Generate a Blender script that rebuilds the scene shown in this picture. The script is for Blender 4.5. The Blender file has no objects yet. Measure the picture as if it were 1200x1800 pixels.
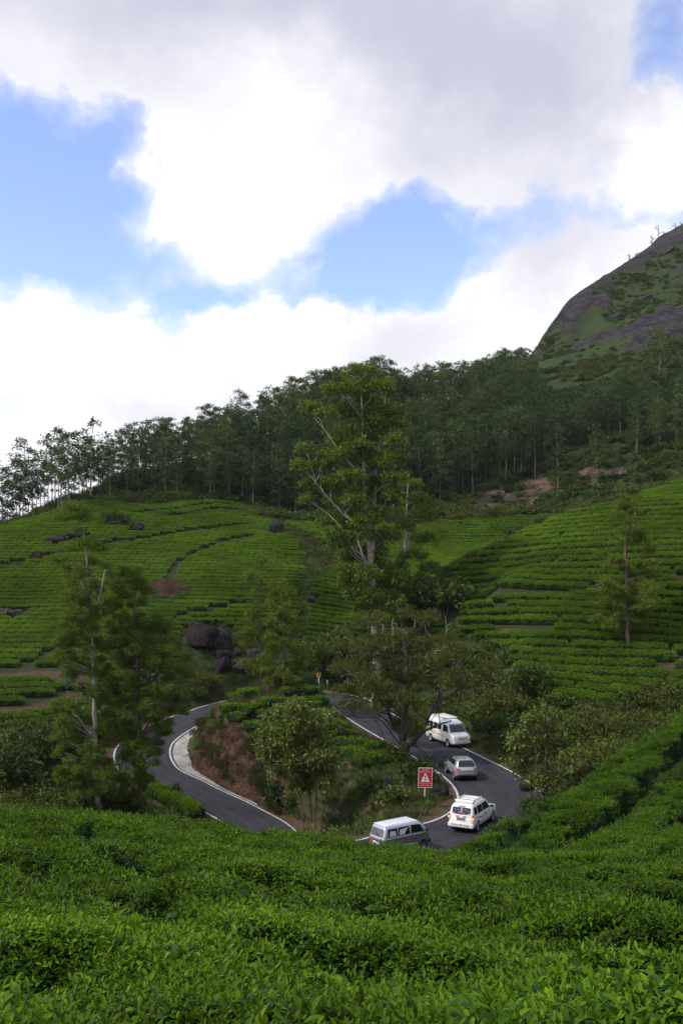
import bpy, bmesh, math, random
import numpy as np
from mathutils import Vector, Matrix, Euler
R = math.radians
random.seed(7); rng = np.random.default_rng(7)
S = bpy.context.scene
COL = S.collection
F = 1750.0; CZ = 17.2; HZ = 981.0      # focal length in photo pixels, eye height above the road, horizon row
EXPO = 0.32
# ---------------------------------------------------------------- camera
cam = bpy.data.cameras.new('camera'); camo = bpy.data.objects.new('camera', cam); COL.objects.link(camo)
camo.location = (0, 0, CZ); camo.rotation_euler = (R(90), 0, 0)
cam.sensor_fit = 'VERTICAL'; cam.sensor_height = 36; cam.lens = 35.0
cam.shift_y = (HZ-900)/1800; cam.clip_start = 0.1; cam.clip_end = 9000
S.camera = camo
S.render.resolution_x = 682; S.render.resolution_y = 1024
S.view_settings.view_transform = 'Standard'; S.view_settings.look = 'None'
S.view_settings.exposure = EXPO; S.view_settings.gamma = 1; S.view_settings.use_curve_mapping = False
S.cycles.max_bounces = 5; S.cycles.diffuse_bounces = 3; S.cycles.glossy_bounces = 2; S.cycles.transmission_bounces = 3
S.cycles.transparent_max_bounces = 8; S.cycles.volume_bounces = 0; S.cycles.use_denoising = True
S.cycles.caustics_reflective = False; S.cycles.caustics_refractive = False
# ---------------------------------------------------------------- sky with clouds, and the sun behind thin cloud
SUN_EL, SUN_AZ = 47, -112      # azimuth measured from +Y towards +X
W = bpy.data.worlds.new('World'); S.world = W; W.use_nodes = True
def build_world():
    nt = W.node_tree; N = nt.nodes; L = nt.links; N.clear()
    def mth(op, a, b=None, c=None, clamp=False):
        n = N.new('ShaderNodeMath'); n.operation = op; n.use_clamp = clamp
        for i, v in enumerate((a, b, c)):
            if v is None: continue
            if isinstance(v, (int, float)): n.inputs[i].default_value = v
            else: L.new(v, n.inputs[i])
        return n.outputs[0]
    def vm(op, a, b):
        n = N.new('ShaderNodeVectorMath'); n.operation = op
        for i, v in enumerate((a, b)):
            if isinstance(v, tuple): n.inputs[i].default_value = v
            else: L.new(v, n.inputs[i])
        return n.outputs['Value'] if op == 'DOT_PRODUCT' else n.outputs[0]
    def noise(vec, sc, det, rough=.5, dist=0.0):
        n = N.new('ShaderNodeTexNoise'); n.inputs['Scale'].default_value = sc; n.inputs['Detail'].default_value = det
        n.inputs['Roughness'].default_value = rough; n.inputs['Distortion'].default_value = dist
        L.new(vec, n.inputs['Vector']); return n
    tc = N.new('ShaderNodeTexCoord'); sp = N.new('ShaderNodeSeparateXYZ'); L.new(tc.outputs['Generated'], sp.inputs[0])
    az = mth('ARCTAN2', sp.outputs[0], sp.outputs[1]); el = mth('ARCSINE', sp.outputs[2])
    dirv = tc.outputs['Generated']
    n1 = noise(dirv, 7.0, 4, .55); n2 = noise(dirv, 26.0, 6, .6)
    w1 = vm('MULTIPLY', vm('SUBTRACT', n1.outputs['Color'], (.5,.5,.5)), (.13,.10,0))
    w2 = vm('MULTIPLY', vm('SUBTRACT', n2.outputs['Color'], (.5,.5,.5)), (.062,.062,0))
    cb = N.new('ShaderNodeCombineXYZ'); L.new(az, cb.inputs[0]); L.new(el, cb.inputs[1])
    P = vm('ADD', vm('ADD', cb.outputs[0], w1), w2)
    def blob(px, py, rx, ry, w, Pv):
        a = math.atan((px-600)/F); e = math.atan((HZ-py)/F*math.cos(a))
        d = vm('MULTIPLY', vm('SUBTRACT', Pv, (a, e, 0)), (F/rx, F/ry, 0))
        q = vm('DOT_PRODUCT', d, d)
        return mth('MULTIPLY', mth('POWER', 0.3679, q), w)
    def field(bl, Pv, base):
        s = base
        for b in bl:
            o = blob(*b, Pv); s = mth('ADD', o, s)
        return s
    big = noise(dirv, 3.2, 5, .5)
    basef = mth('MULTIPLY_ADD', big.outputs[0], 1.3, -0.28)
    cover = [(90,120,190,60,.55),(235,300,60,40,.45),(300,250,60,50,.4),(760,370,50,30,.4),(870,320,80,40,.4),(150,-40,420,170,1.1),(640,20,420,190,1.2),(980,90,230,230,.9),(480,230,190,190,.9),(400,390,120,150,1.0),
             (330,450,90,60,.4),(640,260,120,80,.5),(900,230,160,80,.4),
             (110,660,190,160,1.3),(250,600,80,70,.5),(60,560,70,50,.4),(480,640,150,140,1.2),(700,680,260,130,1.2),(960,560,200,120,1.0),(1110,470,140,90,.8),
             (1140,270,90,80,1.1),(1130,165,35,22,.55),(300,760,500,110,.9),(840,345,60,50,.55),(195,298,22,16,.45),
             (50,330,150,180,-1.4),(200,205,110,50,-.75),(210,330,70,60,-.5),(650,410,110,110,-1.5),(770,450,150,90,-1.2),(600,500,230,45,-1.0),(140,470,220,50,-1.1),(420,538,170,26,-1.1),(30,690,70,40,-1.0),(190,690,60,30,-.7),(560,470,60,60,-.5),(320,588,34,50,-1.3),
             (1170,70,80,90,-1.1),(940,370,190,50,-.6),(1150,380,110,30,-.8),(30,690,50,35,-.7),(200,540,260,18,-.3)]
    fine = noise(dirv, 13.0, 9, .62, .3)
    basef = mth('ADD', basef, mth('MULTIPLY_ADD', fine.outputs[0], 2.2, -1.1))
    f = field(cover, P, basef)
    mr = N.new('ShaderNodeMapRange'); mr.interpolation_type = 'SMOOTHSTEP'; L.new(f, mr.inputs[0])
    mr.inputs[1].default_value = .18; mr.inputs[2].default_value = .86
    # body tone of the clouds: lit white against lilac-grey undersides
    grey = [(250,-20,500,150,.85),(760,110,330,220,.75),(1000,160,200,150,.5),(690,615,130,55,.5),(250,720,120,30,.3),(420,690,90,30,.25),(1010,440,120,60,.42),(170,640,160,40,.08),
            (560,200,150,110,-.6),(420,130,180,70,-.2),(380,380,140,120,-.12),(1130,270,80,70,-.9),(500,600,120,100,-.4),(110,620,180,110,-.3)]
    n3 = noise(dirv, 11.0, 6, .6)
    g = field(grey, P, mth('MULTIPLY_ADD', n3.outputs[0], .55, -.16))
    gm = N.new('ShaderNodeMapRange'); L.new(g, gm.inputs[0]); gm.inputs[1].default_value = 0; gm.inputs[2].default_value = 1.1
    mr2 = N.new('ShaderNodeMapRange'); mr2.interpolation_type = 'SMOOTHSTEP'; L.new(f, mr2.inputs[0]); mr2.inputs[1].default_value = -.55; mr2.inputs[2].default_value = .45
    msk = mth('MULTIPLY_ADD', mr2.outputs[0], .46, mth('MULTIPLY', mr.outputs[0], .54))
    cc = N.new('ShaderNodeMixRGB'); L.new(gm.outputs[0], cc.inputs[0])
    k = 10.0
    cc.inputs[1].default_value = (.90*k, .90*k, .92*k, 1); cc.inputs[2].default_value = (.50*k, .50*k, .61*k, 1)
    sky = N.new('ShaderNodeTexSky'); sky.sky_type = 'NISHITA'; sky.sun_disc = False
    sky.sun_elevation = R(SUN_EL); sky.sun_rotation = R(SUN_AZ); sky.altitude = 1500; sky.air_density = 1.0; sky.dust_density = 1.2; sky.ozone_density = 1.5
    hs = N.new('ShaderNodeMixRGB'); hs.blend_type = 'MULTIPLY'; hs.inputs[0].default_value = 1
    L.new(sky.outputs[0], hs.inputs[1]); hs.inputs[2].default_value = (2.35,2.15,2.35,1)
    mx = N.new('ShaderNodeMixRGB'); L.new(msk, mx.inputs[0]); L.new(hs.outputs[0], mx.inputs[1]); L.new(cc.outputs[0], mx.inputs[2])
    bg = N.new('ShaderNodeBackground'); L.new(mx.outputs[0], bg.inputs[0]); bg.inputs[1].default_value = 0.10
    o = N.new('ShaderNodeOutputWorld'); L.new(bg.outputs[0], o.inputs[0])
build_world()
sl = bpy.data.lights.new('sun', 'SUN'); sl.energy = 3.0; sl.angle = R(4); sl.color = (1, .95, .86)
so = bpy.data.objects.new('sun', sl); COL.objects.link(so)
_az = R(SUN_AZ); _el = R(SUN_EL)
_d = Vector((math.sin(_az)*math.cos(_el), math.cos(_az)*math.cos(_el), math.sin(_el)))
so.rotation_euler = _d.to_track_quat('Z', 'Y').to_euler()

# ---------------------------------------------------------------- helpers
def W3(px, py, d): return ((px-600)/F*d, d, CZ-(py-HZ)/F*d)
def tag(o, label=None, cat=None, group=None, kind=None):
    if label: o['label'] = label
    if cat: o['category'] = cat
    if group: o['group'] = group
    if kind: o['kind'] = kind
    return o
def empty(name, loc=(0,0,0), rz=0.0, label=None, cat=None, group=None):
    o = bpy.data.objects.new(name, None); COL.objects.link(o); o.location = loc; o.rotation_euler = (0,0,rz)
    o.empty_display_size = .3
    return tag(o, label, cat, group)
def link(name, me, parent=None, mat=None):
    o = bpy.data.objects.new(name, me); COL.objects.link(o)
    if parent is not None: o.parent = parent
    if mat is not None and not me.materials: me.materials.append(mat)
    return o
def np_mesh(name, v, f, mat=None, smooth=False, mats=None, midx=None):
    """mesh from numpy arrays; f is (n,3) or (n,4)"""
    v = np.asarray(v, np.float32); f = np.asarray(f, np.int32)
    me = bpy.data.meshes.new(name); k = f.shape[1]
    me.vertices.add(len(v)); me.vertices.foreach_set('co', v.ravel())
    me.loops.add(f.size); me.loops.foreach_set('vertex_index', f.ravel())
    me.polygons.add(len(f)); me.polygons.foreach_set('loop_start', np.arange(0, f.size, k, dtype=np.int32))
    try: me.polygons.foreach_set('loop_total', np.full(len(f), k, np.int32))
    except Exception: pass
    if mats:
        for m in mats: me.materials.append(m)
    elif mat is not None: me.materials.append(mat)
    if midx is not None: me.polygons.foreach_set('material_index', np.asarray(midx, np.int32))
    me.polygons.foreach_set('use_smooth', np.full(len(f), smooth, bool))
    me.update(calc_edges=True); me.validate()
    return me
def attr(me, name, arr):
    a = me.attributes.new(name, 'FLOAT', 'POINT'); a.data.foreach_set('value', np.asarray(arr, np.float32))
def sstep(a, b, x): t = np.clip((x-a)/(b-a), 0, 1); return t*t*(3-2*t)
# cheap value noise on numpy arrays
_perm = np.random.default_rng(3).random((256, 256)).astype(np.float32)
def vnoise(x, y):
    xi = np.floor(x).astype(int); yi = np.floor(y).astype(int); fx = x-xi; fy = y-yi
    fx = fx*fx*(3-2*fx); fy = fy*fy*(3-2*fy)
    g = lambda a, b: _perm[a & 255, b & 255]
    return (g(xi,yi)*(1-fx)+g(xi+1,yi)*fx)*(1-fy)+(g(xi,yi+1)*(1-fx)+g(xi+1,yi+1)*fx)*fy
def fbm(x, y, o=4):
    s = 0; a = .5
    for i in range(o): s = s+a*(vnoise(x*2**i+17*i, y*2**i+9*i)-.5)*2; a *= .5
    return s
# ---------------------------------------------------------------- materials
def mat(name, col, rough=.6, metal=0.0, spec=.5, noise=None, bump=None, emit=None, coat=0.0, col2=None, trans=0.0, rnd=0.0, objrnd=0.0, posn=None):
    m = bpy.data.materials.new(name); m.use_nodes = True; nt = m.node_tree; N = nt.nodes; L = nt.links
    b = N['Principled BSDF']; b.inputs['Base Color'].default_value = (*col, 1); b.inputs['Roughness'].default_value = rough
    b.inputs['Metallic'].default_value = metal; b.inputs['Specular IOR Level'].default_value = spec
    b.inputs['Coat Weight'].default_value = coat; b.inputs['Coat Roughness'].default_value = .08
    src = None
    if noise:
        tc = N.new('ShaderNodeTexCoord'); n = N.new('ShaderNodeTexNoise'); n.inputs['Scale'].default_value = noise; n.inputs['Detail'].default_value = 6
        n.inputs['Roughness'].default_value = .65
        L.new(tc.outputs['Object'], n.inputs['Vector'])
        rp = N.new('ShaderNodeValToRGB'); L.new(n.outputs[0], rp.inputs[0])
        rp.color_ramp.elements[0].position = .35; rp.color_ramp.elements[1].position = .65
        c2 = col2 or tuple(c*.6 for c in col)
        rp.color_ramp.elements[0].color = (*c2, 1); rp.color_ramp.elements[1].color = (*col, 1); src = rp.outputs[0]
    if rnd or objrnd:
        gi = N.new('ShaderNodeNewGeometry') if rnd else None
        oi = N.new('ShaderNodeObjectInfo') if objrnd else None
        hsv = N.new('ShaderNodeHueSaturation')
        if src: L.new(src, hsv.inputs['Color'])
        else: hsv.inputs['Color'].default_value = (*col, 1)
        def ramp(sock, lo, hi):
            q = N.new('ShaderNodeMapRange'); L.new(sock, q.inputs[0]); q.inputs[3].default_value = lo; q.inputs[4].default_value = hi; return q.outputs[0]
        if rnd and objrnd:
            mm = N.new('ShaderNodeMath'); mm.operation = 'MULTIPLY'
            L.new(ramp(gi.outputs['Random Per Island'], 1-rnd, 1+rnd), mm.inputs[0]); L.new(ramp(oi.outputs['Random'], 1-objrnd, 1+objrnd), mm.inputs[1])
            L.new(mm.outputs[0], hsv.inputs['Value']); L.new(ramp(oi.outputs['Random'], .5+.02*objrnd*2, .5-.03*objrnd*2), hsv.inputs['Hue'])
        elif rnd:
            L.new(ramp(gi.outputs['Random Per Island'], 1-rnd, 1+rnd), hsv.inputs['Value']); L.new(ramp(gi.outputs['Random Per Island'], .51, .485), hsv.inputs['Hue'])
        else: L.new(ramp(oi.outputs['Random'], 1-objrnd, 1+objrnd), hsv.inputs['Value'])
        src = hsv.outputs[0]
    if posn:      # base colour varies in random patches by position
        g = N.new('ShaderNodeNewGeometry'); n = N.new('ShaderNodeTexNoise'); n.inputs['Scale'].default_value = posn[0]; n.inputs['Detail'].default_value = 3; L.new(g.outputs['Position'], n.inputs['Vector'])
        q = N.new('ShaderNodeMapRange'); L.new(n.outputs[0], q.inputs[0]); q.inputs[1].default_value = .3; q.inputs[2].default_value = .7; q.inputs[3].default_value = 1-posn[1]; q.inputs[4].default_value = 1+posn[1]
        mm = N.new('ShaderNodeVectorMath'); mm.operation = 'SCALE'; L.new(src, mm.inputs[0]); L.new(q.outputs[0], mm.inputs['Scale']); src = mm.outputs[0]
    if src: L.new(src, b.inputs['Base Color'])
    if trans:
        t = N.new('ShaderNodeBsdfTranslucent'); mx = N.new('ShaderNodeMixShader'); mx.inputs[0].default_value = trans
        g = N.new('ShaderNodeMixRGB'); g.blend_type = 'MULTIPLY'; g.inputs[0].default_value = 1; g.inputs[2].default_value = (1.5, 1.35, .5, 1)
        if src: L.new(src, g.inputs[1])
        else: g.inputs[1].default_value = (*col, 1)
        L.new(g.outputs[0], t.inputs[0]); L.new(b.outputs[0], mx.inputs[1]); L.new(t.outputs[0], mx.inputs[2])
        L.new(mx.outputs[0], N['Material Output'].inputs[0])
    if bump:
        bs, bd = bump; n = N.new('ShaderNodeTexNoise'); n.inputs['Scale'].default_value = bs; n.inputs['Detail'].default_value = 8
        tc = N.new('ShaderNodeTexCoord'); L.new(tc.outputs['Object'], n.inputs['Vector'])
        bp = N.new('ShaderNodeBump'); bp.inputs['Distance'].default_value = bd; L.new(n.outputs[0], bp.inputs['Height']); L.new(bp.outputs[0], b.inputs['Normal'])
    if emit: b.inputs['Emission Color'].default_value = (*emit[0], 1); b.inputs['Emission Strength'].default_value = emit[1]
    return m
M = {}
M['tea'] = mat('tea_leaf', (.086,.155,.008), .6, spec=.08, trans=.28, posn=(.09,.28), rnd=.32, objrnd=.18)
M['tea_near'] = mat('tea_shoot_leaf', (.059,.122,.005), .5, spec=.08, posn=(.55,.42), trans=.25, rnd=.38, objrnd=.25)
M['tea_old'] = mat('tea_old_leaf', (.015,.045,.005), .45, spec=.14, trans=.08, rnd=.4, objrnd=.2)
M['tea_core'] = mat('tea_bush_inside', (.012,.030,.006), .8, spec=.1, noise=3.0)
M['gum'] = mat('eucalyptus_leaf', (.086,.134,.017), .6, spec=.1, trans=.26, rnd=.4)
M['gum_far'] = mat('forest_leaf', (.046,.078,.021), .6, spec=.08, trans=.22, rnd=.35, objrnd=.32)
M['oak'] = mat('silver_oak_leaf', (.092,.132,.014), .55, spec=.12, trans=.2, rnd=.35)
M['broad'] = mat('broad_leaf', (.085,.112,.014), .4, spec=.25, trans=.15, rnd=.55)
M['olive'] = mat('olive_leaf', (.070,.082,.013), .55, spec=.12, trans=.15, rnd=.4)
M['shrub'] = mat('shrub_leaf', (.046,.074,.010), .5, spec=.15, trans=.12, rnd=.4, objrnd=.35)
M['dryleaf'] = mat('dry_grass', (.085,.075,.028), .7, spec=.1, trans=.1, rnd=.4, objrnd=.3)
M['grassb'] = mat('grass_blade', (.055,.095,.018), .6, spec=.2, trans=.15, rnd=.4, objrnd=.3)
M['flower'] = mat('morning_glory_petal', (.11,.08,.36), .5)
M['bark'] = mat('pale_bark', (.34,.30,.24), .75, noise=1.6, col2=(.15,.12,.09), bump=(14,.02))
M['bark_far'] = mat('grey_bark', (.11,.10,.085), .8, objrnd=.6)
M['bark_dark'] = mat('dark_bark', (.07,.055,.042), .85, noise=3, bump=(12,.03))
M['bark_brown'] = mat('brown_bark', (.13,.085,.06), .85, noise=3, bump=(12,.02))
M['twig'] = mat('bare_twig', (.30,.27,.21), .8)
M['rock'] = mat('dark_boulder', (.030,.019,.020), .85, spec=.12, noise=1.3, col2=(.009,.007,.009), bump=(3,.2))
M['rock_grey'] = mat('grey_rock', (.055,.047,.046), .9, spec=.12, noise=2.2, col2=(.014,.012,.013), bump=(4,.16))
M['earth'] = mat('cut_earth', (.060,.030,.017), .95, spec=.05, noise=.45, col2=(.008,.009,.004), bump=(2,.4))
M['soil'] = mat('soil', (.14,.085,.055), .95, spec=.05, noise=1.5, col2=(.07,.045,.03))
M['asphalt'] = mat('asphalt', (.036,.034,.040), .85, spec=.15, noise=.35, col2=(.028,.026,.032), bump=(40,.01))
M['concrete'] = mat('pale_shoulder', (.34,.33,.30), .9, noise=.9, col2=(.17,.16,.14), bump=(6,.03))
M['line'] = mat('road_paint', (.60,.59,.55), .7, noise=5.0, col2=(.24,.235,.22))
# ---------------------------------------------------------------- the lie of the land
CT = []      # (px, py, depth)
def c(*a): CT.extend(a)
# camera hill: level of the plucked tea tops
c((-1500,1795,2.2),(600,1850,2.4),(2700,1795,2.2),(-200,1740,3.4),(600,1790,3.0),(1400,1770,3.2),(-600,1640,5.5),(0,1600,6),(600,1625,6),(1200,1640,6),(1700,1640,6),
  (-400,1490,12),(0,1482,12),(300,1500,12),(600,1525,12),(900,1555,12),(1200,1560,12),(1500,1540,12),
  (-500,1400,24),(-200,1402,24),(0,1415,25),(240,1442,25),(370,1457,25),(500,1477,25),(620,1494,25),(700,1509,25),(770,1517,25),(845,1512,25.5),
  (1000,1512,20),(1200,1490,20),(1500,1480,20),(900,1438,30),(864,1472,28),(950,1416,32),(1000,1388,34),(1100,1320,40),(1200,1250,45),(1200,1385,32),(1100,1420,30),(1300,1225,48),(1500,1200,50),(1450,1330,36))
# behind the crest
c((-400,1470,32),(0,1480,32),(300,1540,32),(600,1590,32),(800,1620,32),
  (0,1520,45),(300,1600,45),(560,1600,44),(700,1590,45),(850,1580,45),(950,1540,45),(1050,1470,50),(1150,1400,56),(1300,1330,62))
def cw(*a):
    for x, y, z in a: CT.append((x/y*F+600, HZ+(CZ-z)/y*F, y))
cw((0,52,0),(6,52,0),(12,52,.3),(16,60,1.2),(18,68,1.2),(-22,50,-5),(-40,60,-6),(-10,52,-4),(-14,70,-8),(-25,70,-5),(-18,78,-3.2),(-24,84,-2.6),(-14,82,-5.5),(-36,80,-4),(-60,80,-4),
   (-30,94,-3.6),(-25,100,-3.8),(-45,96,-3),(-4,76,-8.5),(-2,70,-7),(-1.5,66,-2.5))
# roadside and knoll between the two arms of the road
c((340,1334,103.2),(346,1346,101.5),(380,1368,98.5),(440,1402,96.5),(395,1243,105.5),(430,1230,107),(455,1262,103),(458,1196,112),(500,1214,106),(450,1210,112),(500,1203,115),(556,1207,120),
  (480,1400,94),(500,1300,98),(560,1300,95),(600,1262,103),(560,1380,85),(600,1350,85),(600,1430,76),(650,1330,86),(650,1430,71),(620,1480,66),(550,1450,82),(520,1478,86),(700,1340,83),(700,1440,66))
cw((5.2,66,0),(5.6,72,0),(4,90,0),(1.5,103,0),(-5,124,.2),(-10,122,0.2))
# across the road on the right
c((850,1292,93),(900,1300,88),(960,1345,80),(1000,1290,90),(1100,1275,90),(1200,1250,90),(950,1235,97),(1150,1212,95),(1300,1180,96),(720,1200,125),(800,1210,112),(650,1195,135),
  (900,1150,108),(1100,1147,105),(1250,1110,106),(780,1110,132),(850,1062,120),(1000,1042,117),(1100,1030,115),(1200,1020,113),(1400,960,118),
  (800,1005,140),(900,948,145),(1000,905,150),(1100,879,155),(1200,845,160),(1300,815,165),(1500,760,170),(780,1050,136))
cw((45,180,22),(70,185,25),(30,170,19),(90,190,30))
# middle and left tea slopes
c((50,1290,101),(-200,1290,101),(250,1262,114),(50,1190,118),(-200,1180,118),(50,1100,138),(-200,1090,138),(50,1000,163),(-200,985,163),(0,925,193),(-200,950,185),(110,887,211),(250,886,215),(400,888,216),(470,915,204),
  (200,1180,120),(200,1080,140),(300,960,180),(400,1000,160),(450,1060,146),(280,1042,150),(350,1105,134),(390,1165,130),(345,1200,124),(420,1190,126),(300,1130,132),
  (520,1030,152),(525,960,180),(548,1000,170),(590,1000,166),(600,1080,148),(560,1130,138),(560,925,201),(640,925,205),(660,1090,143),(700,1000,170),(720,1060,150),
  (850,962,192),(780,916,214),(950,906,218),(1010,897,222))
# wooded slopes, ridge and mountain
c((480,903,222),(700,903,230),(850,893,236),(1000,850,240),(1080,835,232),(1200,800,228),(1400,740,235),
  (150,878,232),(200,868,245),(300,840,260),(400,790,275),(500,762,290),(600,736,310),(700,733,330),(800,706,355),(860,690,375),(935,645,405),
  (880,790,280),(1000,720,310),(1100,655,345),(1200,622,355),(900,692,355),(980,648,385),(1400,560,380),
  (958,606,432),(975,572,448),(1000,542,460),(1050,500,480),(1100,468,500),(1150,436,520),(1200,412,540),(1300,370,580),(1500,300,640),
  (1050,590,418),(1150,560,415),(1200,480,470),(1100,520,455),(1060,545,440),(1000,615,415),(1400,470,480))
# falling away behind the ridges
cw((-75,215,18),(-110,210,14),(-70,250,12),(-110,300,-10),(-60,290,25),(-40,330,30),(0,370,45),(40,420,60),(75,470,80),(90,520,95),(120,580,120),(200,650,220),(-200,400,0),
   (-400,800,20),(0,800,20),(250,900,100),(500,900,150),(-1000,1500,30),(0,1500,30),(1000,1500,60),(-2000,3000,20),(0,3000,20),(2000,3000,40))
CT = np.array(CT, float)
_cu = (CT[:,0]-600)/F; _cv = np.log(CT[:,2]); _ct = -(CT[:,1]-HZ)/F
def _phi(du, dv): return np.sqrt(du*du+dv*dv+.0009)
_A = np.zeros((len(CT)+3,)*2); _A[:-3,:-3] = _phi(_cu[:,None]-_cu, _cv[:,None]-_cv)+np.eye(len(CT))*(-2e-4)
_A[:-3,-3] = 1; _A[:-3,-2] = _cu; _A[:-3,-1] = _cv; _A[-3:,:-3] = _A[:-3,-3:].T
_w = np.linalg.solve(_A, np.concatenate([_ct, [0,0,0]]))
def tps(x, y):
    x = np.atleast_1d(np.asarray(x, float)); y = np.atleast_1d(np.asarray(y, float)); sh = x.shape; x = x.ravel(); y = y.ravel()
    out = np.empty(len(x))
    for i in range(0, len(x), 40000):
        u = x[i:i+40000]/y[i:i+40000]; v = np.log(y[i:i+40000])
        out[i:i+40000] = _phi(u[:,None]-_cu, v[:,None]-_cv) @ _w[:-3]+_w[-3]+_w[-2]*u+_w[-1]*v
    return (CZ+out*y).reshape(sh)
# ---------------------------------------------------------------- road centre line (x, y, z, half width)
RC = [(-30,33,4.0,3.1),(-22,38,3.0,3.1),(-12,45,1.5,3.1),(-4,52,.4,3.1),(1,57.0,0,3.1),(5.2,60.5,0,3.2),(8.8,64,0,3.2),(10.9,68.5,0,3.3),(11.5,73.5,0,3.3),(10.9,79,0,3.2),(9.2,86,0,3.1),
      (7.3,93,0,3.1),(5.2,100.5,0,3.1),(3.0,109,0,3.0),(1.6,116,0,3.0),(-.3,122,0,3.1),(-3.8,126.0,-.05,3.1),(-8,125,-.2,3.1),(-12.5,120.5,-.4,3.0),
      (-16.0,115.5,-.9,3.0),(-19.2,110.8,-1.7,3.1),(-20.9,105.5,-2.8,3.1),(-19.4,100.3,-4.0,3.1),(-15.2,96.6,-5.0,3.0),(-10.6,93.6,-6.3,2.9),(-6.7,89.6,-7.5,2.9),(-5.2,84,-8.6,2.9),(-7.5,77,-9.6,2.9),(-14,69,-10.6,2.9),(-24,62,-11.6,2.9),(-36,56,-12.4,2.9)]
def catmull(P, n=12):
    P = [np.array(p, float) for p in P]; P = [2*P[0]-P[1]]+P+[2*P[-1]-P[-2]]; o = []
    for i in range(1, len(P)-2):
        a, b, c_, d = P[i-1:i+3]
        for k in range(n):
            t = k/n; o.append(.5*((2*b)+(c_-a)*t+(2*a-5*b+4*c_-d)*t*t+(3*b-a-3*c_+d)*t**3))
    o.append(P[-2]); return np.array(o)
RP = catmull(RC)
_tan = np.gradient(RP[:,:2], axis=0); _tan /= np.linalg.norm(_tan, axis=1)[:,None]
RN = np.stack([-_tan[:,1], _tan[:,0]], 1)      # left-hand normal
def road_near(x, y):
    """distance outside the carriageway (negative inside) and road height, signed side"""
    sh = np.shape(x); x = np.ravel(x); y = np.ravel(y)
    dist = np.full(len(x), 99.0); zz = np.zeros(len(x)); side = np.zeros(len(x))
    m = (y > 28) & (y < 135) & (x > -50) & (x < 30)
    xs, ys = x[m], y[m]; D = np.full(len(xs), 99.0); Z = np.zeros(len(xs)); Sd = np.zeros(len(xs))
    for i in range(0, len(xs), 30000):
        dx = xs[i:i+30000,None]-RP[:,0]; dy = ys[i:i+30000,None]-RP[:,1]; q = dx*dx+dy*dy; k = q.argmin(1); r = np.arange(len(k))
        al = (dx[r,k]*_tan[k,0]+dy[r,k]*_tan[k,1]); la = dx[r,k]*RN[k,0]+dy[r,k]*RN[k,1]
        D[i:i+30000] = np.sqrt(q[r,k])-RP[k,3]; Z[i:i+30000] = RP[k,2]; Sd[i:i+30000] = np.sign(la)
    dist[m] = D; zz[m] = Z; side[m] = Sd
    return dist.reshape(sh), zz.reshape(sh), side.reshape(sh)
def fgmask(x, y):      # 1 where tps gives the tops of the near tea rather than the soil
    return 1-sstep(27, 33, y-np.clip(x-4, 0, 14)*1.75)
def canopy(x, y): return tps(x, y)
def ground(x, y):
    x = np.asarray(x, float); y = np.asarray(y, float)
    z = tps(x, y)-.8*fgmask(x, y)
    far = sstep(215, 260, y)
    z = z+far*fbm(x/22, y/22, 4)*2.2
    d, rz, sd = road_near(x, y)
    wb = 1-sstep(.7, 3.2, d)
    z = z*(1-wb)+(rz-.07)*wb
    return z
def hit(px, py, d0=4, d1=700, n=500):
    """where the view ray through a photo pixel meets the land"""
    ds = np.geomspace(d0, d1, n); x = (px-600)/F*ds; z = ground(x, ds); los = CZ-(py-HZ)/F*ds
    k = np.nonzero(z >= los)[0]
    if len(k) == 0: return Vector((x[-1], ds[-1], float(z[-1])))
    k = k[0]
    if k == 0: return Vector((x[0], ds[0], float(z[0])))
    a, b = ds[k-1], ds[k]; fa, fb = z[k-1]-los[k-1], z[k]-los[k]; t = fa/(fa-fb); d = a+(b-a)*t
    return Vector(((px-600)/F*d, d, CZ-(py-HZ)/F*d))
def gz(x, y): return float(ground(np.array([x]), np.array([y]))[0])
def in_poly(x, y, poly):
    x = np.asarray(x); y = np.asarray(y); r = np.zeros(x.shape, bool); n = len(poly)
    for i in range(n):
        x1, y1 = poly[i][:2]; x2, y2 = poly[(i+1) % n][:2]
        if y1 == y2: continue
        r ^= ((y1 > y) != (y2 > y)) & (x < (x2-x1)*(y-y1)/(y2-y1)+x1)
    return r
def pline_dist(x, y, P):
    d = np.full(np.shape(x), 1e9)
    for (x1, y1), (x2, y2) in zip(P[:-1], P[1:]):
        dx, dy = x2-x1, y2-y1; t = np.clip(((x-x1)*dx+(y-y1)*dy)/(dx*dx+dy*dy+1e-9), 0, 1)
        d = np.minimum(d, np.hypot(x-x1-t*dx, y-y1-t*dy))
    return d
def xyof(pts, d0=30): return [tuple(hit(px, py, d0)[:2]) for px, py in pts]
# ---------------------------------------------------------------- tea fields (outlines on the land) and the paths that cross them
FIELD = {
 'left': xyof([(-260,1282),(60,1284),(150,1290),(215,1270),(262,1238),(300,1200),(322,1160),(322,1105),(398,1098),(440,1120),(500,1120),(525,1060),(528,1020),(526,970),(500,935),(466,914),(440,893),(250,890),(110,891),(0,929),(-260,960)], 98),
 'mid': xyof([(545,1150),(548,1060),(556,1020),(600,990),(575,960),(520,930),(500,922),(640,920),(700,925),(760,925),(785,1000),(780,1060),(740,1090),(700,1130),(640,1160)], 135),
 'midright': xyof([(740,1000),(745,930),(780,918),(950,908),(1020,898),(1060,886),(1000,912),(900,955),(800,1010)], 163),
}
FIELD['right'] = [(p[0], p[1]) for p in [hit(px, py, 90) for px, py in [(765,1120),(775,1075),(790,1030),(800,1008),(900,952),(1000,909),(1100,883),(1200,849),(1400,800),(1400,1150),(1200,1230),(1160,1180),(1140,1230),(1060,1240),(975,1235),(925,1180),(860,1130),(820,1115)]]]
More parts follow.
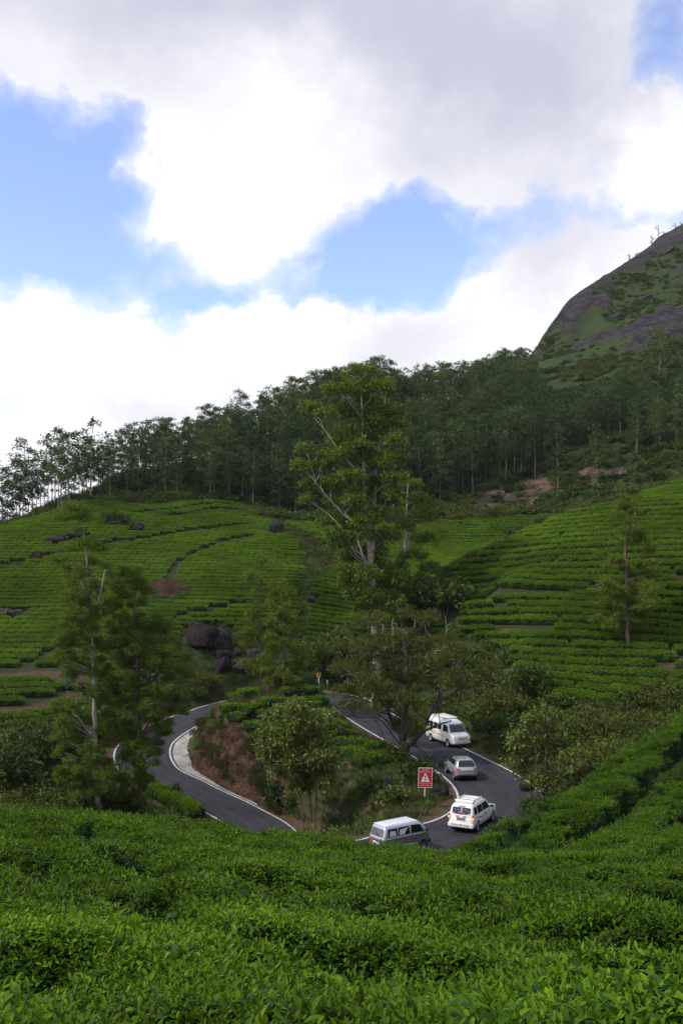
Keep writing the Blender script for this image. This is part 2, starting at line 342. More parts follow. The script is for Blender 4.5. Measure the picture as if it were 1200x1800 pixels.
# the near spur hides the slope behind it, so its crest is closed by hand
_mr = FIELD['midright']; FIELD['midright'] = _mr+[]
PATHS = [xyof(p, 95) for p in [
  [(-200,1188),(0,1190),(70,1186),(140,1192)], [(-200,1248),(0,1249),(60,1246),(130,1226)],
  [(-100,1015),(60,985),(190,958),(330,936),(430,926)], [(290,1032),(300,1010),(340,975),(390,955),(440,945)],
  [(300,912),(380,897),(440,903),(470,915)],[(230,905),(330,893),(400,889)],
  [(0,1190),(60,1165),(120,1140)],[(420,1060),(380,1075),(320,1085)]]]
PATHR = [xyof(p, 100) for p in [[(780,1052),(850,1058),(920,1048),(1050,1038),(1120,1020),(1200,1016),(1350,1000)], [(1160,1240),(1180,1190),(1200,1165)],[(860,1110),(930,1105),(990,1120)]]]
PW = [1.0,1.1,.35,.35,.35,.35,.3,.3]; PWR = [-.15,.7,-.45]
BRN = [0,1]
SCARS = [xyof(p, 100) for p in [[(252,1048),(262,1032),(290,1026),(318,1030),(332,1046),(310,1056),(275,1056)], [(285,912),(300,904),(320,905),(316,914)]]]
ALLP = [(P, w) for P, w in zip(PATHS+PATHR, PW+PWR)]
def path_d(x, y):
    d = np.full(np.shape(x), 99.0)
    for P, w in ALLP: d = np.minimum(d, pline_dist(x, y, P)-w)
    return d
# ---------------------------------------------------------------- ground sheet
def build_ground():
    us = np.concatenate([np.linspace(-.9,-.42,30)[:-1], np.linspace(-.42,.42,380), np.linspace(.42,.9,30)[1:]])
    def seg(a, b, n): return np.geomspace(a, b, n, endpoint=False)
    ys = np.concatenate([seg(1.2,25,40), seg(25,58,60), seg(58,130,260), seg(130,240,160), seg(240,600,190), np.geomspace(600,3000,34)])
    U, Y = np.meshgrid(us, ys); X = U*Y; Z = ground(X, Y)
    # rock ledges on the mountain
    mt = sstep(292, 345, Y)*sstep(.165, .20, U)
    lay = Z-X*.42+fbm(X/50, Y/50, 3)*16
    led = (np.abs((lay/27) % 1-.5)*2); rk = sstep(.56, .74, led+fbm(X/9, Y/9, 3)*.35)*sstep(-.05, .2, fbm(X/40+5, Y/40, 3)+.02+.15*sstep(430,500,Y))*mt
    crest = sstep(-9, -2, X-(np.interp(Y, [430,460,480,500,520,540], [88,104,121,139,160,183])+6))*0+(1-sstep(7, 20, X-np.interp(Y, [400,432,448,460,480,500,520,540,560], [80,88,96,105,123,143,163,185,205])+fbm(X/9, Y/9, 3)*10))*sstep(395, 415, Y)*(1-sstep(525, 545, Y))*mt
    rk = np.maximum(rk, crest*sstep(-.3, .1, fbm(X/10, Y/6, 3)))
    Z = Z+mt*(rk*2.6+fbm(X/7, Y/7, 4)*1.6)
    n, m = Z.shape; v = np.stack([X, Y, Z], -1).reshape(-1, 3)
    i = np.arange(n-1)[:,None]*m+np.arange(m-1); f = np.stack([i, i+1, i+m+1, i+m], -1).reshape(-1, 4)
    tea = np.zeros(X.shape)
    for k, P in FIELD.items(): tea = np.maximum(tea, in_poly(X, Y, P).astype(float))
    # bare rock slabs in the wood on the right
    wood = np.zeros(X.shape)
    slab = np.zeros(X.shape)
    for px, py, rx, ry in [(945,852,34,11),(870,870,28,8),(1045,835,34,12),(850,893,26,8),(1085,828,20,7),(930,880,30,6)]:
        q = ((U*F+600-px)/rx)**2+(((HZ-(Z-CZ)/Y*F)-py)/ry)**2*1.0
        slab = np.maximum(slab, (1-sstep(.6, 1.5, q+fbm(X/4, Y/4, 3)*.9))*(Y > 215)*(Y < 300))
    bare = np.zeros(X.shape)
    pd = np.minimum.reduce([pline_dist(X, Y, PATHS[0])-.9, pline_dist(X, Y, PATHS[1])-.9, pline_dist(X, Y, PATHR[1])-.6]); bare = np.maximum(bare, (1-sstep(-.2, .6, pd))*(.5+.5*vnoise(X/3, Y/3)))
    dr, rz, sd = road_near(X, Y)
    bare = np.maximum(bare, (1-sstep(.8, 2.6, dr+fbm(X, Y, 2)*.8))*.8)
    kn = in_poly(X, Y, [(-13,98),(-9,96),(-5,88),(0,76),(3,64),(6,66),(6,78),(4,92),(0,104),(-4,112),(-12,106)])
    bare = np.maximum(bare, kn*sstep(-.12, .3, fbm(X/3.2, Y/3.2, 4))*.9)
    me = np_mesh('ground', v, f, smooth=True)
    for nme, a in (('tea', tea), ('rock', np.maximum(rk, 0)), ('slab', slab), ('bare', bare), ('wood', sstep(215,240,Y)*(1-mt))): attr(me, nme, a.ravel())
    m_ = bpy.data.materials.new('hill_ground'); m_.use_nodes = True; nt = m_.node_tree; N = nt.nodes; L = nt.links; b = N['Principled BSDF']
    b.inputs['Roughness'].default_value = .95; b.inputs['Specular IOR Level'].default_value = .1
    geo = N.new('ShaderNodeNewGeometry')
    def nz(sc, det=6, r=.6):
        t = N.new('ShaderNodeTexNoise'); t.inputs['Scale'].default_value = sc; t.inputs['Detail'].default_value = det; t.inputs['Roughness'].default_value = r
        L.new(geo.outputs['Position'], t.inputs['Vector']); return t.outputs[0]
    def mix(fac, a, b_):
        q = N.new('ShaderNodeMixRGB')
        for i_, s in enumerate((fac, a, b_)):
            if isinstance(s, tuple): q.inputs[i_].default_value = (*s, 1)
            else: L.new(s, q.inputs[i_])
        return q.outputs[0]
    def at(nm): q = N.new('ShaderNodeAttribute'); q.attribute_name = nm; return q.outputs['Fac']
    def rng_(s, lo, hi): q = N.new('ShaderNodeMapRange'); L.new(s, q.inputs[0]); q.inputs[1].default_value = lo; q.inputs[2].default_value = hi; return q.outputs[0]
    g1 = mix(rng_(nz(.35), .4, .6), (.022,.044,.009), (.042,.054,.012)); g2 = mix(rng_(nz(.05), .45, .6), g1, (.034,.042,.014))
    g2 = mix(rng_(nz(.16, 8, .7), .44, .56), g2, (.022,.040,.012)); g = mix(at('wood'), g2, (.020,.030,.012))
    g = mix(at('tea'), g, (.030,.034,.014))
    rockc = mix(rng_(nz(.25, 8, .7), .42, .6), (.012,.010,.015), (.046,.036,.038))
    g = mix(at('rock'), g, rockc)
    slabc = mix(rng_(nz(.5, 8, .7), .40, .58), (.028,.021,.020), (.12,.080,.052)); g = mix(at('slab'), g, slabc)
    earth = mix(rng_(nz(.9, 8, .7), .35, .65), (.045,.030,.018), (.115,.070,.042)); g = mix(at('bare'), g, earth)
    L.new(g, b.inputs['Base Color'])
    bp = N.new('ShaderNodeBump'); bp.inputs['Distance'].default_value = .6; bp.inputs['Strength'].default_value = .6; L.new(nz(.6, 10, .65), bp.inputs['Height']); L.new(bp.outputs[0], b.inputs['Normal'])
    me.materials.append(m_)
    o = link('ground', me); tag(o, kind='structure')
    return o
build_ground()
# ---------------------------------------------------------------- road, edge lines, gravel shoulder
def strip(name, m, offa, offb, dz, i0=0, i1=None, kind='structure', thick=0.0, seg=None):
    P = RP[i0:i1]; N_ = RN[i0:i1]
    oa = offa(P) if callable(offa) else np.full(len(P), offa); ob = offb(P) if callable(offb) else np.full(len(P), offb)
    cols = 2 if not seg else seg; v = []
    for k in range(cols):
        t = k/(cols-1); o = oa*(1-t)+ob*t
        v.append(np.column_stack([P[:,0]+N_[:,0]*o, P[:,1]+N_[:,1]*o, P[:,2]+dz]))
    n = len(P); v = np.concatenate(v); f = []
    for k in range(cols-1):
        i = np.arange(n-1)+k*n; f.append(np.stack([i, i+n, i+n+1, i+1], 1))
    me = np_mesh(name, v, np.concatenate(f), m, smooth=True); attr(me, 'across', np.repeat(np.linspace(-1, 1, cols), n)); o = link(name, me); tag(o, kind=kind); return o
def road_wear():
    nt = M['asphalt'].node_tree; N = nt.nodes; L = nt.links; b = N['Principled BSDF']; src = b.inputs['Base Color'].links[0].from_socket
    at = N.new('ShaderNodeAttribute'); at.attribute_name = 'across'; geo = N.new('ShaderNodeNewGeometry')
    def m_(op, a, c=None):
        q = N.new('ShaderNodeMath'); q.operation = op
        for i, s in enumerate((a, c)):
            if s is None: continue
            if isinstance(s, (int, float)): q.inputs[i].default_value = s
            else: L.new(s, q.inputs[i])
        return q.outputs[0]
    def nz(sc): n = N.new('ShaderNodeTexNoise'); n.inputs['Scale'].default_value = sc; n.inputs['Detail'].default_value = 7; n.inputs['Roughness'].default_value = .7; L.new(geo.outputs['Position'], n.inputs['Vector']); return n.outputs[0]
    def mr(s, a, b_, c_, d): q = N.new('ShaderNodeMapRange'); L.new(s, q.inputs[0]); q.inputs[1].default_value = a; q.inputs[2].default_value = b_; q.inputs[3].default_value = c_; q.inputs[4].default_value = d; return q.outputs[0]
    ab = m_('ABSOLUTE', at.outputs['Fac']); lane = m_('ABSOLUTE', m_('SUBTRACT', m_('ABSOLUTE', m_('SUBTRACT', ab, .48)), .22))
    wear = m_('MULTIPLY', mr(lane, 0, .13, 1.22, 1.0), mr(nz(.22), .35, .65, .84, 1.16)); wear = m_('MULTIPLY', wear, mr(nz(1.9), .3, .7, .90, 1.10))
    sc = N.new('ShaderNodeVectorMath'); sc.operation = 'SCALE'; L.new(src, sc.inputs[0]); L.new(wear, sc.inputs['Scale'])
    mx = N.new('ShaderNodeMixRGB'); L.new(m_('MULTIPLY', mr(m_('ADD', ab, mr(nz(.8), .3, .7, -.07, .07)), .93, 1.0, 0, .8), 1.0), mx.inputs[0]); L.new(sc.outputs[0], mx.inputs[1]); mx.inputs[2].default_value = (.11, .085, .065, 1); L.new(mx.outputs[0], b.inputs['Base Color'])
road_wear()
strip('road', M['asphalt'], lambda P: -P[:,3]-.05, lambda P: P[:,3]+.05, .0, seg=9)
def inner(P): return P[:,3]-.28
strip('edge_line', M['line'], lambda P: P[:,3]-.17, lambda P: P[:,3]-.34, .006, seg=2)
strip('edge_line', M['line'], lambda P: -P[:,3]+.34, lambda P: -P[:,3]+.17, .006, seg=2)
# pale shoulder inside the hairpin (left-hand side of the line as it runs down)
_k = np.array([np.hypot(p[0]+14.2, p[1]-110) for p in RP]); ka = int(_k.argmin())
_k = np.array([np.hypot(p[0]+11.5, p[1]-94) for p in RP]); kb = int(_k.argmin())
i0 = int(np.argmin(np.hypot(RP[:,0]+17.5, RP[:,1]-113))); i1 = int(np.argmin(np.hypot(RP[:,0]+9.0, RP[:,1]-92.3)))
def sh_w(P):
    t = np.linspace(0, 1, len(P)); return P[:,3]+.02+2.3*np.sin(np.pi*np.clip(t*1.0+.02, 0, 1))**.6
strip('gravel_shoulder', M['concrete'], lambda P: P[:,3]-.16, sh_w, -.012, i0, i1, seg=5)
# ---------------------------------------------------------------- instancing for what nobody could count
PROTO = {}
def proto_coll(name, meshes):
    cl = bpy.data.collections.new(name)
    for i, me in enumerate(meshes):
        o = bpy.data.objects.new('%s_%02d' % (name, i), me); cl.objects.link(o)
    PROTO[name] = cl; return cl
def scatter(name, pts, rot, scl, idx, coll, label, cat, group=None):
    """one object whose points carry instances of small plants"""
    me = bpy.data.meshes.new(name); n = len(pts)
    me.vertices.add(n); me.vertices.foreach_set('co', np.asarray(pts, np.float32).ravel())
    a = me.attributes.new('rot', 'FLOAT_VECTOR', 'POINT'); a.data.foreach_set('vector', np.asarray(rot, np.float32).ravel())
    a = me.attributes.new('scl', 'FLOAT_VECTOR', 'POINT'); a.data.foreach_set('vector', np.asarray(scl, np.float32).ravel())
    a = me.attributes.new('idx', 'INT', 'POINT'); a.data.foreach_set('value', np.asarray(idx, np.int32))
    me.update()
    o = link(name, me); tag(o, label, cat, group, 'stuff')
    ng = bpy.data.node_groups.new(name+'_scatter', 'GeometryNodeTree')
    ng.interface.new_socket('Geometry', in_out='INPUT', socket_type='NodeSocketGeometry')
    ng.interface.new_socket('Geometry', in_out='OUTPUT', socket_type='NodeSocketGeometry')
    N = ng.nodes; L = ng.links; gi = N.new('NodeGroupInput'); go = N.new('NodeGroupOutput')
    ip = N.new('GeometryNodeInstanceOnPoints'); ci = N.new('GeometryNodeCollectionInfo')
    ci.inputs['Collection'].default_value = coll; ci.inputs['Separate Children'].default_value = True; ci.inputs['Reset Children'].default_value = True
    def na(nm, ty): q = N.new('GeometryNodeInputNamedAttribute'); q.data_type = ty; q.inputs[0].default_value = nm; return q.outputs[0]
    L.new(gi.outputs[0], ip.inputs['Points']); L.new(ci.outputs[0], ip.inputs['Instance']); ip.inputs['Pick Instance'].default_value = True
    L.new(na('idx', 'INT'), ip.inputs['Instance Index']); L.new(na('rot', 'FLOAT_VECTOR'), ip.inputs['Rotation']); L.new(na('scl', 'FLOAT_VECTOR'), ip.inputs['Scale'])
    L.new(ip.outputs[0], go.inputs[0])
    md = o.modifiers.new('scatter', 'NODES'); md.node_group = ng
    return o
def unit(v): return v/np.maximum(np.linalg.norm(v, axis=-1, keepdims=True), 1e-9)
def leaf_quads(c_, d, nrm, ln, wd, curl=0.0):
    """rhombic leaves: centre base c_, direction d, normal nrm, lengths, widths"""
    s = unit(np.cross(d, nrm)); n = len(c_)
    ln = np.broadcast_to(ln, (n,))[:,None]; wd = np.broadcast_to(wd, (n,))[:,None]
    up = unit(np.cross(s, d))
    v = np.empty((n, 4, 3)); v[:,0] = c_; v[:,1] = c_+d*ln*.45+s*wd*.5+up*ln*curl; v[:,2] = c_+d*ln; v[:,3] = c_+d*ln*.45-s*wd*.5+up*ln*curl
    return v.reshape(-1, 3), np.arange(n*4).reshape(-1, 4)
def rdir(n, r_=None): r_ = r_ or rng; return unit((r_ or rng).normal(size=(n, 3)))
# ---- far tea bush: a plucked flat-topped mound, skinned with leaf faces
def tea_bush(seed, L_=1.6, Wd=1.5, H=.85, n=330, ls=.13):
    r = np.random.default_rng(seed)
    # dark inner body
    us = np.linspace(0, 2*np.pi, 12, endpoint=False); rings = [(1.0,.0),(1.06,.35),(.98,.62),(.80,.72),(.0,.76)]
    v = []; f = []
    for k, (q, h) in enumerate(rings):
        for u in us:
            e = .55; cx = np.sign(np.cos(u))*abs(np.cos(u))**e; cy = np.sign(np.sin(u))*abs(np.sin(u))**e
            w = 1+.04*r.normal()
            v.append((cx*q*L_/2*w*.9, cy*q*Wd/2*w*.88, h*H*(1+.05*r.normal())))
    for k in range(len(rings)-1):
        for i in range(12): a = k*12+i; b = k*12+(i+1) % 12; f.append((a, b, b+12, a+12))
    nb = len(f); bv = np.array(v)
    m = n; top = r.random(m) < .66
    px = r.uniform(-1, 1, m); py = r.uniform(-1, 1, m)
    a = r.uniform(0, 2*np.pi, m); e = .55; sx = np.sign(np.cos(a))*np.abs(np.cos(a))**e; sy = np.sign(np.sin(a))*np.abs(np.sin(a))**e
    lump = .07*np.sin(px*5+seed)*np.cos(py*4+seed*2)
    c_ = np.where(top[:,None], np.stack([px*L_*.50, py*Wd*.48, H*(.80-.10*(px**4+py**4)+lump)], 1), np.stack([sx*L_*.50, sy*Wd*.50, H*r.uniform(.25, .8, m)], 1))
    out = np.where(top[:,None], np.array([0,0,1.0]), np.stack([sx, sy, .5+0*sx], 1))
    d = unit(out*1.0+r.normal(size=(m,3))*.75); d[:,2] = np.abs(d[:,2])*.8+.1; d = unit(d)
    nr = unit(out+r.normal(size=(m,3))*.8)
    lv, lf = leaf_quads(c_, d, nr, ls*r.uniform(.6, 1.3, m), ls*.55)
    V = np.concatenate([bv, lv]); FF = np.concatenate([np.array(f), lf+len(bv)])
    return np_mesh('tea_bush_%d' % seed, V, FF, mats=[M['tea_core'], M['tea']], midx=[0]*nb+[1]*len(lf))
teab = proto_coll('tea_bush', [tea_bush(s, n=520) for s in range(6)])
def field_rows(key, sfun, sp, x0, x1, y0, y1, dx=1.25, dy=.1, seed=1, drop=.02, zs=1.5):
    r = np.random.default_rng(seed)
    xs = np.arange(x0, x1, dx); ys = np.arange(y0, y1, dy); X, Y = np.meshgrid(xs, ys)
    X = X+(r.random(X.shape[1])-.5)*.0
    s = sfun(X, Y)/sp; k = np.floor(s); cr = k[1:] != k[:-1]
    Xc = X[1:][cr]; Yc = Y[1:][cr]; sg = np.gradient(sfun(X, Y), dy, dx)
    gx = sg[1][1:][cr]; gy = sg[0][1:][cr]; kk = np.maximum(k[1:], k[:-1])[cr]
    inside = in_poly(Xc, Yc, FIELD[key]) & (r.random(len(Xc)) > drop) & (path_d(Xc, Yc) > .85) & (road_near(Xc, Yc)[0] > 1.6)
    bad = np.zeros(len(Xc), bool)
    for P in SCARS: bad |= in_poly(Xc, Yc, P)
    for bx, by, br in BLOCK: bad |= np.hypot(Xc-bx, Yc-by) < br
    inside &= ~bad
    Xc, Yc, gx, gy = Xc[inside], Yc[inside], gx[inside], gy[inside]
    gm = np.hypot(gx, gy); ang = np.arctan2(gy, gx)-np.pi/2
    Xc = Xc+r.normal(size=len(Xc))*.12; Yc = Yc+r.normal(size=len(Xc))*.05
    Z = ground(Xc, Yc)
    wd = np.clip(sp/gm, .8, 4.2)*1.0/1.78
    ca = np.maximum(np.abs(np.cos(ang)), .35)
    sc = np.stack([1.25/ca*r.uniform(.95, 1.12, len(Xc)), wd*r.uniform(.95, 1.03, len(Xc)), zs*r.uniform(.92, 1.06, len(Xc))], 1)
    e = .6; zx = (ground(Xc+e, Yc)-ground(Xc-e, Yc))/(2*e); zy = (ground(Xc, Yc+e)-ground(Xc, Yc-e))/(2*e)
    # lean half-way with the slope so that the tops follow the hillside
    c0, s0 = np.cos(ang), np.sin(ang); su = zx*c0+zy*s0; sv = -zx*s0+zy*c0
    rot = np.stack([np.arctan(sv)*.75, -np.arctan(su), ang], 1)
    return np.stack([Xc, Yc, Z-.12], 1), rot, sc, r.integers(0, 6, len(Xc))
BLOCK = []       # rocks standing in the tea: (x, y, radius)
for px, py, r_ in [(352,1135,3.6),(385,1140,2.8),(243,935,2.0),(200,922,2.4),(130,950,1.8),(98,955,2.0),(68,980,1.2),(35,995,1.2),(28,1082,2.4),(8,1078,1.6),(485,938,2.4),(420,900,1.0),(440,1172,3.0),(213,918,2.0),(545,1056,1.2),(438,1065,.9),(395,1160,2.4)]:
    p = hit(px, py, 98); BLOCK.append((p.x, p.y, r_))
def s_left(X, Y):
    z = tps(X, Y)
    return .78*z/.20+.22*Y+2.0*np.sin(X/17+Y/31)+.6*np.sin(X/6.5+Y/40)+.10*X
def s_mid(X, Y): return .5*tps(X, Y)/.2+.5*Y+.15*X+.8*np.sin(X/7)
def s_right(X, Y): return .65*tps(X, Y)/.25+.35*Y+1.5*np.sin(X/12+Y/18)+.45*np.sin(X/3.1+Y/4)+.22*X
def s_mr(X, Y): return Y+.1*X+.6*np.sin(X/8)
for key, sf, sp, bb, lb in (('left', s_left, 2.25, (-110,-2,96,222), 'rows of clipped tea bushes terraced over the left hillside below the wood'),
                        ('mid', s_mid, 2.1, (-14,24,128,215), 'rows of clipped tea bushes in the hollow behind the tall central tree'),
                        ('midright', s_mr, 2.2, (10,70,165,226), 'narrow flat rows of tea bushes below the bare brown rocks'),
                        ('right', s_right, 2.45, (8,75,88,165), 'rougher rows of tea bushes on the right hillside around the lone conical tree')):
    a = field_rows(key, sf, sp, *bb, seed=len(key), drop=.03 if key == 'right' else .004, zs=1.35 if key == 'right' else 1.15)
    scatter('tea_rows', *a, teab, lb, 'tea bushes')
    print('tea', key, len(a[0]))
# ---- near tea: shoots on a continuous plucked surface
def bent_leaves(base, d, nrm, ln, wd, r, seg=3):
    """curved leaves, seg quads long, two wide (folded on the midrib)"""
    n = len(base); s = unit(np.cross(d, nrm)); up = unit(np.cross(s, d)); prof = [.25, .92, .85, .05] if seg == 3 else [.3, 1.0, .05]
    bend = r.uniform(.1, .45, n)[:,None]; V = []
    for k in range(seg+1):
        t = k/seg; cpos = base+d*ln[:,None]*t-up*ln[:,None]*bend*t*t*.9
        w = wd[:,None]*prof[k]*.5
        V += [cpos-s*w+up*w*.45, cpos, cpos+s*w+up*w*.45]
    V = np.stack(V, 1); m = 3*(seg+1); f = []
    for k in range(seg):
        a = 3*k; f += [(a, a+1, a+4, a+3), (a+1, a+2, a+5, a+4)]
    f = np.array(f)[None]+np.arange(n)[:,None,None]*m
    return V.reshape(-1, 3), f.reshape(-1, 4)
def shoot_patch(seed, rad, nsh, leaf, seg, name, wr=.42):
    """a tuft: nsh upright shoots, each of four to six leaves"""
    r = np.random.default_rng(seed); B = []; D = []; NN = []; LN = []; WD = []
    for s in range(nsh):
        a = r.uniform(0, 6.28); q = rad*math.sqrt(r.random()); bx, by = q*math.cos(a), q*math.sin(a); h0 = r.uniform(-.06, .02)
        k = r.integers(4, 7); ph = r.uniform(0, 6.28); tilt = r.normal(size=2)*.18
        for i in range(k):
            t = i/(k-1); an = ph+i*2.4; el = .0+1.0*t**.9+r.normal()*.24
            d = np.array([math.cos(an)*math.cos(el)+tilt[0], math.sin(an)*math.cos(el)+tilt[1], math.sin(el)])
            B.append((bx+tilt[0]*.08*t, by+tilt[1]*.08*t, h0+.10*t*leaf/.08)); D.append(d); NN.append((-math.cos(an)*math.sin(el), -math.sin(an)*math.sin(el), math.cos(el)+.2))
            L_ = leaf*(1.25-.55*t)*r.uniform(.75, 1.2); LN.append(L_); WD.append(L_*r.uniform(.36, .50))
    B, D, NN = map(np.array, (B, D, NN)); D = unit(D); NN = unit(NN+r.normal(size=NN.shape)*.25)
    if seg >= 2: v, f = bent_leaves(B, D, NN, np.array(LN), np.array(WD), r, seg)
    else: v, f = leaf_quads(B, D, NN, np.array(LN), np.array(WD), .08)
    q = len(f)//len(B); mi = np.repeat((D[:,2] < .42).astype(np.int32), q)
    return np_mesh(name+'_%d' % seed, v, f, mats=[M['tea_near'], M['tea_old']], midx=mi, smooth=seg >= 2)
shoot_a = proto_coll('tea_shoot_near', [shoot_patch(s, .045, 3, .039, 3, 'tea_shoot_near') for s in range(8)])
shoot_b = proto_coll('tea_shoot_mid', [shoot_patch(s+20, .13, 14, .050, 2, 'tea_shoot_mid') for s in range(8)])
shoot_c = proto_coll('tea_shoot_far', [shoot_patch(s+40, .28, 38, .062, 1, 'tea_shoot_far') for s in range(6)])
def fg_top(X, Y):
    """tops of the near tea: plucked tables with gaps between the rows"""
    z = canopy(X, Y)
    mnd = sstep(-2, 3, (X-3.5)-(Y-24)*.12)*sstep(17, 24, Y)       # the mound on the right has its own row direction
    wob = fbm(X/1.6+3, Y/1.6, 3)*.9
    sA = (.80*X+.60*Y+wob*.8)/1.6; sB = (.86*X-.52*Y+wob*.7)/2.1
    def gap(s, w): q = np.abs(s-np.round(s)); return 1-sstep(w*.35, w, q)
    gA = gap(sA, .25)*np.clip(.75+fbm(X/1.1, Y/1.1+40, 2)*1.3, 0, 1); gB = gap(sB, .30)*np.clip(1.0+.2*fbm(X/1.5, Y/1.5, 2)*1.2, 0, 1)
    sC = (.52*X+.86*Y+wob)/1.3; gC = gap(sC, .16)*np.clip(fbm(X/1.5+9, Y/1.5, 2)*2.0, 0, 1)*.7
    g = np.maximum(gA, gC)*(1-mnd)+np.maximum(gB, gC*.5)*mnd
    near = sstep(1.5, 5, Y)
    z = z-g*(.66+.32*mnd)*(.4+.6*near)-.06+fbm(X/1.0, Y/1.0, 3)*.25*(1-.5*mnd)+fbm(X/3.4, Y/3.4, 2)*.30*sstep(5, 12, Y)
    return z, g
def fg_mask(X, Y):
    u = X/Y
    lim = 31+np.clip(X-4, 0, 14)*1.75
    return (Y < lim) & (np.abs(u) < .62)
def build_fg():
    us = np.linspace(-.6, .6, 300); ys = np.geomspace(1.3, 62, 520); U, Y = np.meshgrid(us, ys); X = U*Y
    Z, g = fg_top(X, Y); lim = 31.5+np.clip(X-4, 0, 14)*1.75
    Z = Z-.06-.9*sstep(-1.0, 2.0, Y-lim)
    n, m = Z.shape; v = np.stack([X, Y, Z], -1).reshape(-1, 3); i = np.arange(n-1)[:,None]*m+np.arange(m-1)
    f = np.stack([i, i+1, i+m+1, i+m], -1)
    keep = (Y-lim)[:-1,:-1] < 2.2
    f = f[keep].reshape(-1, 4)
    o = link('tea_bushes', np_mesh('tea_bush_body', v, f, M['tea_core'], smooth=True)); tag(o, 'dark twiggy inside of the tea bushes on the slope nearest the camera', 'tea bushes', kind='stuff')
    def sample(n_, y0, y1, seed, um=.60):
        r = np.random.default_rng(seed); y = y0+(y1-y0)*np.sqrt(r.random(n_)*(1-(y0/y1)**2)+(y0/y1)**2) if False else np.sqrt(r.uniform(y0**2, y1**2, n_))
        u = r.uniform(-um, um, n_); return u*y, y, r
    for nm, cnt, y0, y1, coll, nv, base, lab in (('near', 78000, 2.3, 7.0, shoot_a, 8, 1.0, 'glossy two-leaf shoots of the tea bushes right at the camera'),
                                   ('mid', 44000, 6.5, 19, shoot_b, 8, 1.0, 'plucked tops of the tea bushes on the near slope'),
                                   ('far', 52000, 17, 56, shoot_c, 6, 1.0, 'tea bushes along the crest of the near slope and up its right-hand mound')):
        X, Y, r = sample(cnt, y0, y1, len(nm)+5)
        k = fg_mask(X, Y); X, Y = X[k], Y[k]
        Z, g = fg_top(X, Y); keep = r.random(len(X)) > np.clip(g*1.35-.1, 0, .97); X, Y, Z, g = X[keep], Y[keep], Z[keep], g[keep]
        n_ = len(X); s = (r.uniform(.7, 1.3, n_)*(1-.3*g))
        if nm == 'near': s *= 1+.25*(r.random(n_) < .12)
        rot = np.stack([r.normal(size=n_)*.22, r.normal(size=n_)*.22, r.uniform(0, 6.28, n_)], 1)
        sc = np.stack([s, s, s*r.uniform(.8, 1.25, n_)], 1)
        scatter('tea_shoots', np.stack([X, Y, Z-.02-g*.05], 1), rot, sc, r.integers(0, nv, n_), coll, lab, 'tea bushes')
        print('fg', nm, n_)
build_fg()
# ---------------------------------------------------------------- trees
def tube(pts, rad, sides=6):
    pts = np.asarray(pts, float); rad = np.asarray(rad, float); n = len(pts)
    t = unit(np.gradient(pts, axis=0)); ref = np.array([0, 1.0, 0]) if abs(t[0][1]) < .9 else np.array([1.0, 0, 0])
    a = unit(np.cross(t, ref)); b = np.cross(t, a); ang = np.linspace(0, 2*np.pi, sides, endpoint=False)
    v = pts[:,None]+rad[:,None,None]*(a[:,None]*np.cos(ang)[None,:,None]+b[:,None]*np.sin(ang)[None,:,None])
    i = np.arange(n-1)[:,None]*sides; j = np.arange(sides); f = np.stack([i+j, i+(j+1) % sides, i+sides+(j+1) % sides, i+sides+j], -1).reshape(-1, 4)
    return v.reshape(-1, 3), f
def joinvf(parts):
    V = []; Fs = []; o = 0
    for v, f in parts: V.append(v); Fs.append(f+o); o += len(v)
    return np.concatenate(V), np.concatenate(Fs)
def curve3(a, b, lift, n=6, r=None, wob=.0):
    a = np.array(a, float); b = np.array(b, float); t = np.linspace(0, 1, n)[:,None]
    p = a*(1-t)+b*t; p[:,2] += lift*np.sin(np.pi*t[:,0])
    if wob and r is not None: p[1:-1] += r.normal(size=(n-2, 3))*wob
    return p
def clump_leaves(c_, rad, n, ls, lw, r, droop=0.0, shell=.55, tuft=9, flat=.8):
    """leaves of one clump, gathered in tufts; denser towards the upper skin"""
    k = max(2, n//tuft); dd = rdir(k, r); dd[:,2] = np.where(dd[:,2] < -.25, -dd[:,2]*.6, dd[:,2])
    q = shell+(1-shell)*r.random(k)**.5; q[r.random(k) < .2] *= .5
    tc = np.array(c_)+dd*q[:,None]*np.array(rad)
    idx = r.integers(0, k, n); pos = tc[idx]+r.normal(size=(n, 3))*ls*.48
    d = unit(dd[idx]*.6+r.normal(size=(n, 3))*.8+np.array([0, 0, -droop])); nr = unit(np.array([0, 0, flat])+r.normal(size=(n, 3))*.7)
    return leaf_quads(pos, d, nr, ls*r.uniform(.6, 1.35, n), lw*r.uniform(.7, 1.3, n), .05)
def fill_env(env, n, r, rr=(14, 24), asp=.75, bias=0.0):
    """clumps spread through an outline given as (py, x-left, x-right) rows"""
    env = sorted(env); ys = np.array([e[0] for e in env]); L_ = np.array([e[1] for e in env]); Rr = np.array([e[2] for e in env]); wts = Rr-L_
    out = []; tries = 0
    while len(out) < n and tries < n*60:
        tries += 1; y = r.uniform(ys[0], ys[-1]); l, h = np.interp(y, ys, L_), np.interp(y, ys, Rr)
        if r.random() > (h-l)/wts.max(): continue
        x = r.uniform(l, h); s = r.uniform(*rr)
        if any(abs(x-o[0])/(s*.55)+abs(y-o[1])/(s*.42) < 1.0 for o in out) and tries < n*40: continue
        out.append((x, y, s, s*asp, None, (h-l)/2))
    return out
